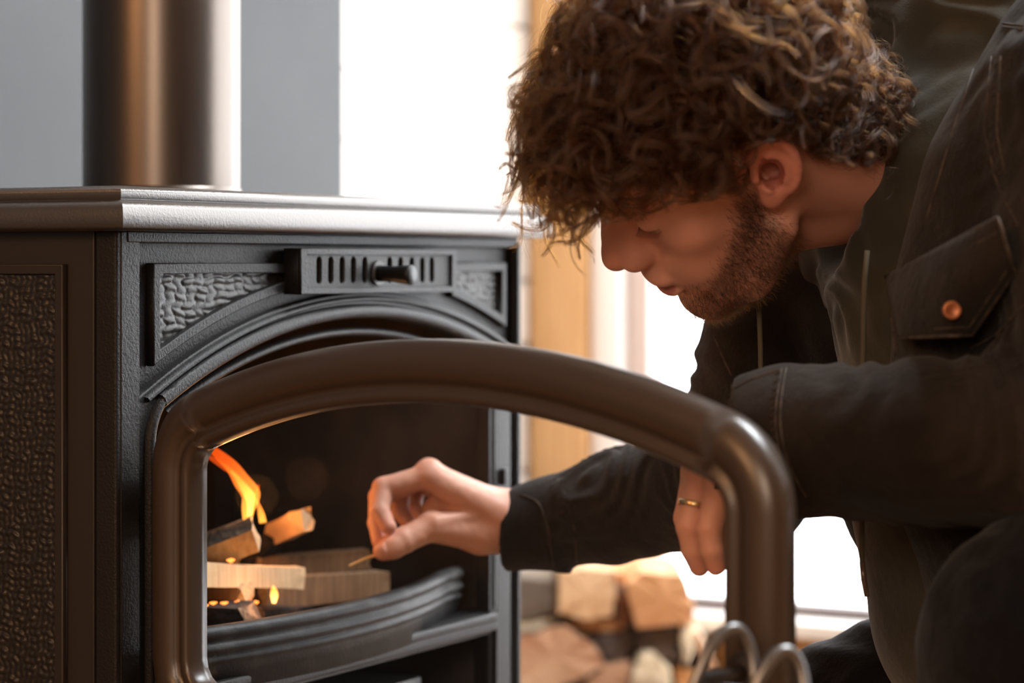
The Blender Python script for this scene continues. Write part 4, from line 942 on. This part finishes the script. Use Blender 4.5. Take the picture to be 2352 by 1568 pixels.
def jacket(P):
    P = P.astype(np.float64)
    d = shell_near(P)
    back = chain(P, [(.46, 1.93, .83), (.56, 1.945, .62), (.60, 1.945, .46)], [.11, .16, .16], .04); d = smin(d, back, .05)
    far = chain(P, [(.330, 2.08, .76), (.335, 2.09, .66), (.385, 2.09, .50), (.43, 2.08, .46)], [.080, .100, .095, .10], .03); d = smin(d, far, .04)
    d = smin(d, near_sleeve(P), .010); d = smin(d, far_sleeve(P), .012)
    d = d+foldy(P, (3, 3, 9), .0022, 1, 51)*sstep(.30, .36, P[:, 0])
    # open front and neck hole
    fr = chain(P, [(.23, 1.925, .70), (.25, 1.945, .52), (.28, 1.95, .36)], [.095, .092, .115], .03); keep = np.minimum(near_sleeve(P), far_sleeve(P))
    d = np.minimum(smax(d, -fr, .006), np.maximum(keep, -1))
    nk = cone(P, (.30, 1.93, .80), (.45, 1.93, .95), .105, .125); d = np.minimum(smax(d, -nk, .006), keep)
    return d
VJ, QJ = mesh_sdf(jacket, (-.02, 1.52, .24), (.74, 2.38, 1.02), .0034, C=6)
jk = nmesh('jacket', man_rel(VJ), QJ, jm, man)
# hoodie under the jacket, hood round the neck
def hoodie(P):
    P = P.astype(np.float64)
    d = chain(P, [(.350, 1.93, .735), (.393, 1.94, .64), (.412, 1.945, .50), (.412, 1.945, .42)], [.105, .125, .130, .125], .03)
    d = smin(d, cone(P, (.38, 1.93, .74), (.40, 1.83, .77), .09, .07), .03)
    d = smin(d, cone(P, (.35, 1.93, .72), (.31, 2.06, .70), .09, .07), .03)
    # collar of the hood: ring round the neck, sloping down in front
    c = np.array([.330, 1.932, .752]); ax = unit(np.array([.80, .02, .42])); a1 = unit(np.cross(ax, [0, 1, 0])); a2 = np.cross(ax, a1); r = P-c; h_ = r @ ax; x = r @ a1; y = r @ a2
    R_ = .096+.010*np.sign(-x)*0; rr = np.sqrt(x*x+y*y); tube = np.sqrt((rr-R_)**2+(h_*.62)**2)-.020
    d = smin(d, tube+foldy(P, (10, 10, 0), .002, 1, 61), .018)
    bag = ell(P, (.388, 1.935, .825), (.102, .100, .112)); d = smin(d, bag, .04)
    bag2 = ell(P, (.388, 1.965, .890), (.118, .11, .090)); d = smin(d, bag2, .03)
    d = d+foldy(P, (6, 2, -3), .0040, 1, 71)*sstep(.5, .72, P[:, 2])+vnoise(P, 16, 8)*.006
    hole = cone(P, (.20, 1.93, .742), (.372, 1.935, .790), .074, .070); d = smax(d, -hole, .008)
    # drape below the throat
    return d
VH, QH = mesh_sdf(hoodie, (.14, 1.72, .26), (.66, 2.22, 1.13), .0034, C=6)
hd = nmesh('hoodie', man_rel(VH), QH, hm_, man)
# trousers and shoes
def trousers(P):
    P = P.astype(np.float64)
    d = chain(P, [HipL+(0, .02, .0), HipL, (.385, 1.640, .440), (.362, 1.635, .425)], [.12, .115, .088, .082], .03)
    d = smin(d, chain(P, [(.362, 1.635, .425), (.405, 1.640, .25), (.430, 1.65, .10)], [.084, .068, .062], .02), .02)
    d = smin(d, chain(P, [HipR, (.30, 2.06, .268), (.13, 2.07, .155)], [.12, .098, .080], .03), .04)
    d = smin(d, chain(P, [(.13, 2.07, .150), (.34, 2.10, .10), (.50, 2.11, .080)], [.078, .062, .052], .02), .02)
    d = smin(d, cone(P, HipL, HipR, .125, .125), .04)
    return d+foldy(P, (5, 0, 9), .003, 1, 81)
VT, QT = mesh_sdf(trousers, (.02, 1.50, .02), (.72, 2.24, .56), .0052, C=6)
nmesh('trousers', man_rel(VT), QT, tm, man)
shoe_m = mat('black_leather_shoe', (.012, .011, .011), .5)
def shoe(c, a):
    c = np.array(c); d = np.array([math.cos(a), math.sin(a), 0])
    def f(P):
        P = P.astype(np.float64); e = chain(P, [c+d*-.02+(0, 0, .052), c+d*.10+(0, 0, .045), c+d*.19+(0, 0, .036)], [.046, .040, .036], .03); e = smin(e, cone(P, c+(0, 0, .06), c+(0, 0, .11), .046, .046), .02); return smax(e, -(P[:, 2]-.002), .004)
    V, Q = mesh_sdf(f, c+(-.26, -.26, -.01), c+(.26, .26, .18), .006); nmesh('shoe', man_rel(V), Q, shoe_m, man)
shoe((.440, 1.65, .0), math.pi); shoe((.56, 2.115, .0), 0)
# ---------------- things lying on the cloth: found by following a line of sight onto the surface
from mathutils.bvhtree import BVHTree
def bvh(V, Q): return BVHTree.FromPolygons([tuple(v) for v in V], [tuple(q) for q in Q])
BJ = bvh(VJ, QJ); BH = bvh(VH, QH); BB = bvh(BV[:nh], Q1)
def hit(t, px, py):
    o = Vector((0, 0, ZC)); d = (Vector(W(px, py, 1.))-o).normalized(); r = t.ray_cast(o, d)
    return (None, None) if r[0] is None else (np.array(r[0]), np.array(r[1]))
def on_cloth(t, pts, step=14):
    out = []; 
    for (a, b) in zip(pts[:-1], pts[1:]):
        n = max(1, int(math.hypot(b[0]-a[0], b[1]-a[1])/step))
        for k in range(n):
            h = hit(t, a[0]+(b[0]-a[0])*k/n, a[1]+(b[1]-a[1])*k/n)
            if h[0] is not None: out.append(h)
    h = hit(t, *pts[-1])
    if h[0] is not None: out.append(h)
    return out
def seam(pts, t=BJ, r=.0012, m=None, name='seam', parent=None, lift=.0004, smooth_n=2):
    H = on_cloth(t, pts)
    runs = [[H[0]]] if H else []
    for h in H[1:]:
        if np.linalg.norm(h[0]-runs[-1][-1][0]) > .035: runs.append([h])
        else: runs[-1].append(h)
    for R in runs:
        if len(R) < 3: continue
        P = np.array([h[0]+h[1]*(r*lift/.0004*.4 if False else lift) for h in R])
        for _ in range(smooth_n): P[1:-1] = (P[:-2]+2*P[1:-1]+P[2:])/4
        MB().tube([tuple(p-MO) for p in P], r, 6).build(name, m or seam_m, parent or jk_p, True)
jk_p = jk
# chest pocket flap, lifted off the jacket
def patch(name, corners, t, m, parent, off=.003, thick=.0025, n=16, bulge=.002):
    """corners: 5-point outline (top left, top right, right, bottom tip, bottom left) drawn on the cloth"""
    tl, tr_, rt, bt, bl_ = [np.array(c, float) for c in corners]; G_ = []
    for j in range(n+1):
        v = j/n
        left = tl*(1-v)+bl_*v; q = v*2
        right = tr_*(1-q)+rt*q if q < 1 else rt*(2-q)+bt*(q-1)
        for i in range(n+1): G_.append(left*(1-i/n)+right*i/n)
    V = []
    for k, g in enumerate(G_):
        h = hit(t, *g); V.append(h)
    # fit a smooth sheet through the hits
    X = np.array([[1, g[0]/1000, g[1]/1000, (g[0]/1000)**2, (g[1]/1000)**2, g[0]*g[1]/1e6] for g in G_]); ok = [i for i, h in enumerate(V) if h[0] is not None]; yv = np.array([V[i][0][1] for i in ok])
    cf = np.linalg.lstsq(X[ok], yv, rcond=None)[0]; res = yv-X[ok] @ cf; shift = min(0, np.percentile(res, 4))
    Pn = []
    for k, g in enumerate(G_):
        Y = float(X[k] @ cf)+shift-off; Pn.append(W(g[0], g[1], Y))
    me = [tuple(p-MO) for p in Pn]; F = [(j*(n+1)+i, (j+1)*(n+1)+i, (j+1)*(n+1)+i+1, j*(n+1)+i+1) for j in range(n) for i in range(n)]
    o = mesh(name, me, F, m, parent, True); md = o.modifiers.new('s', 'SOLIDIFY'); md.thickness = thick; md.offset = 1
    return o, (lambda px, py: W(px, py, float(np.array([1, px/1000, py/1000, (px/1000)**2, (py/1000)**2, px*py/1e6]) @ cf)+shift-off-thick))
flap, fY = patch('pocket_flap', [(2037, 636), (2292, 500), (2330, 622), (2232, 768), (2068, 776)], BJ, jm, jk)
def flap_line(pts, r, m=seam_m, lift=.0008):
    P = []
    for a, b in zip(pts[:-1], pts[1:]):
        for k in range(6): P.append(fY(a[0]+(b[0]-a[0])*k/6, a[1]+(b[1]-a[1])*k/6)-np.array([0, lift, 0])-MO)
    P.append(fY(*pts[-1])-np.array([0, lift, 0])-MO); MB().tube([tuple(p) for p in P], r, 6).build('flap_seam', m, flap, True)
flap_line([(2037, 636), (2292, 500), (2330, 622), (2232, 768), (2068, 776), (2037, 636)], .0016)
flap_line([(2045, 664), (2290, 534)], .0008); flap_line([(2052, 680), (2062, 748), (2082, 758), (2226, 750), (2312, 620)], .0008)
cb = fY(2186, 712)+np.array([-.0005, -.003, 0])-MO
Lp = []
for r, z in ((0.0001, -.0022), (.0035, -.0024), (.0052, -.0030), (.0062, -.0028), (.0068, -.0016), (.0066, .002)):
    Lp.append([tuple(cb+np.array([r*math.cos(a), z, r*math.sin(a)])) for a in np.linspace(0, 2*math.pi, 29)[:-1]])
loft('copper_button', Lp, mat('copper', (.36, .14, .07), .42, metal=.9), jk, True)
# seams of the jacket
S_ = [
 [(1806, 846), (1796, 900), (1790, 960), (1800, 1030), (1822, 1090), (1852, 1140)],
 [(1796, 847), (1786, 900), (1780, 960), (1788, 1030), (1806, 1080)],
 [(1676, 905), (1700, 882), (1750, 862), (1800, 848)],
 [(2030, 640), (2045, 700), (2060, 830)], [(2040, 600), (2150, 250), (2250, 60)], [(2130, 500), (2190, 300), (2260, 90)],
 [(2240, 66), (2290, 52), (2352, 60)], [(2236, 74), (2290, 60), (2352, 68)],
 [(2278, 130), (2262, 300), (2290, 420), (2340, 520)], [(2300, 130), (2290, 300), (2310, 400)],
 [(2230, 800), (2290, 770), (2352, 700)],
 [(1640, 770), (1665, 830), (1690, 880)],
 [(1195, 1135), (1240, 1150), (1262, 1220), (1270, 1300)], [(1280, 1100), (1305, 1150), (1322, 1220), (1325, 1290)],
]
for s in S_: seam(s, r=.0009)
# stitches along the double seams
def stitches(pts, w_=10, t=BJ, step=15):
    H = on_cloth(t, pts, step); mb = MB()
    for a, b in zip(H[:-1:1], H[1::1]):
        if np.linalg.norm(a[0]-b[0]) > .02: continue
        p = (a[0]+b[0])/2+a[1]*.0006; d = unit(b[0]-a[0]); s = unit(np.cross(d, a[1]))
        q0 = p-s*.0022-d*.0006; q1 = p+s*.0022+d*.0006
        mb.tube([tuple(q0-MO), tuple(p+a[1]*.0005-MO), tuple(q1-MO)], .0005, 4)
    if mb.V: o = mb.build('stitching', seam_m, jk); o['kind'] = 'stuff'
stitches([(1790, 850), (1781, 900), (1775, 960), (1782, 1030), (1800, 1080)])
stitches([(1262, 1110), (1288, 1150), (1300, 1220), (1302, 1290)])
stitches([(2290, 140), (2276, 300), (2300, 410)], step=22)
# drawstrings of the hood
cord_m = mat('olive_cord', (.085, .075, .05), .85, bump=[('wave', 600, .5, .0004, 'Z')])
def cord(P, r=.0021, name='drawstring'):
    return MB().tube([tuple(np.array(p)-MO) for p in P], r, 8).build(name, cord_m, hd, True)
def cordline(pts, Yd, r=.0021): return cord([W(x, y, Yd) for x, y in pts], r)
for pts in ([(1992, 575), (1986, 640), (1984, 720), (1983, 790), (1982, 845), (1982, 1000), (1979, 1180), (1980, 1290)], [(1738, 668), (1744, 720), (1747, 800), (1748, 868), (1748, 960)]):
    Y0 = 1.80 if pts[0][0] > 1900 else 1.90
    cordline(pts, Y0)
aglet = MB().tube([tuple(W(1980, 1290, 1.80)-MO), tuple(W(1984, 1330, 1.80)-MO), tuple(W(1991, 1370, 1.80)-MO)], [.0023, .0024, .0021], 10).build('cord_tip', M['glass'] and mat('clear_brown_tip', (.10, .07, .05), .2), hd, True)
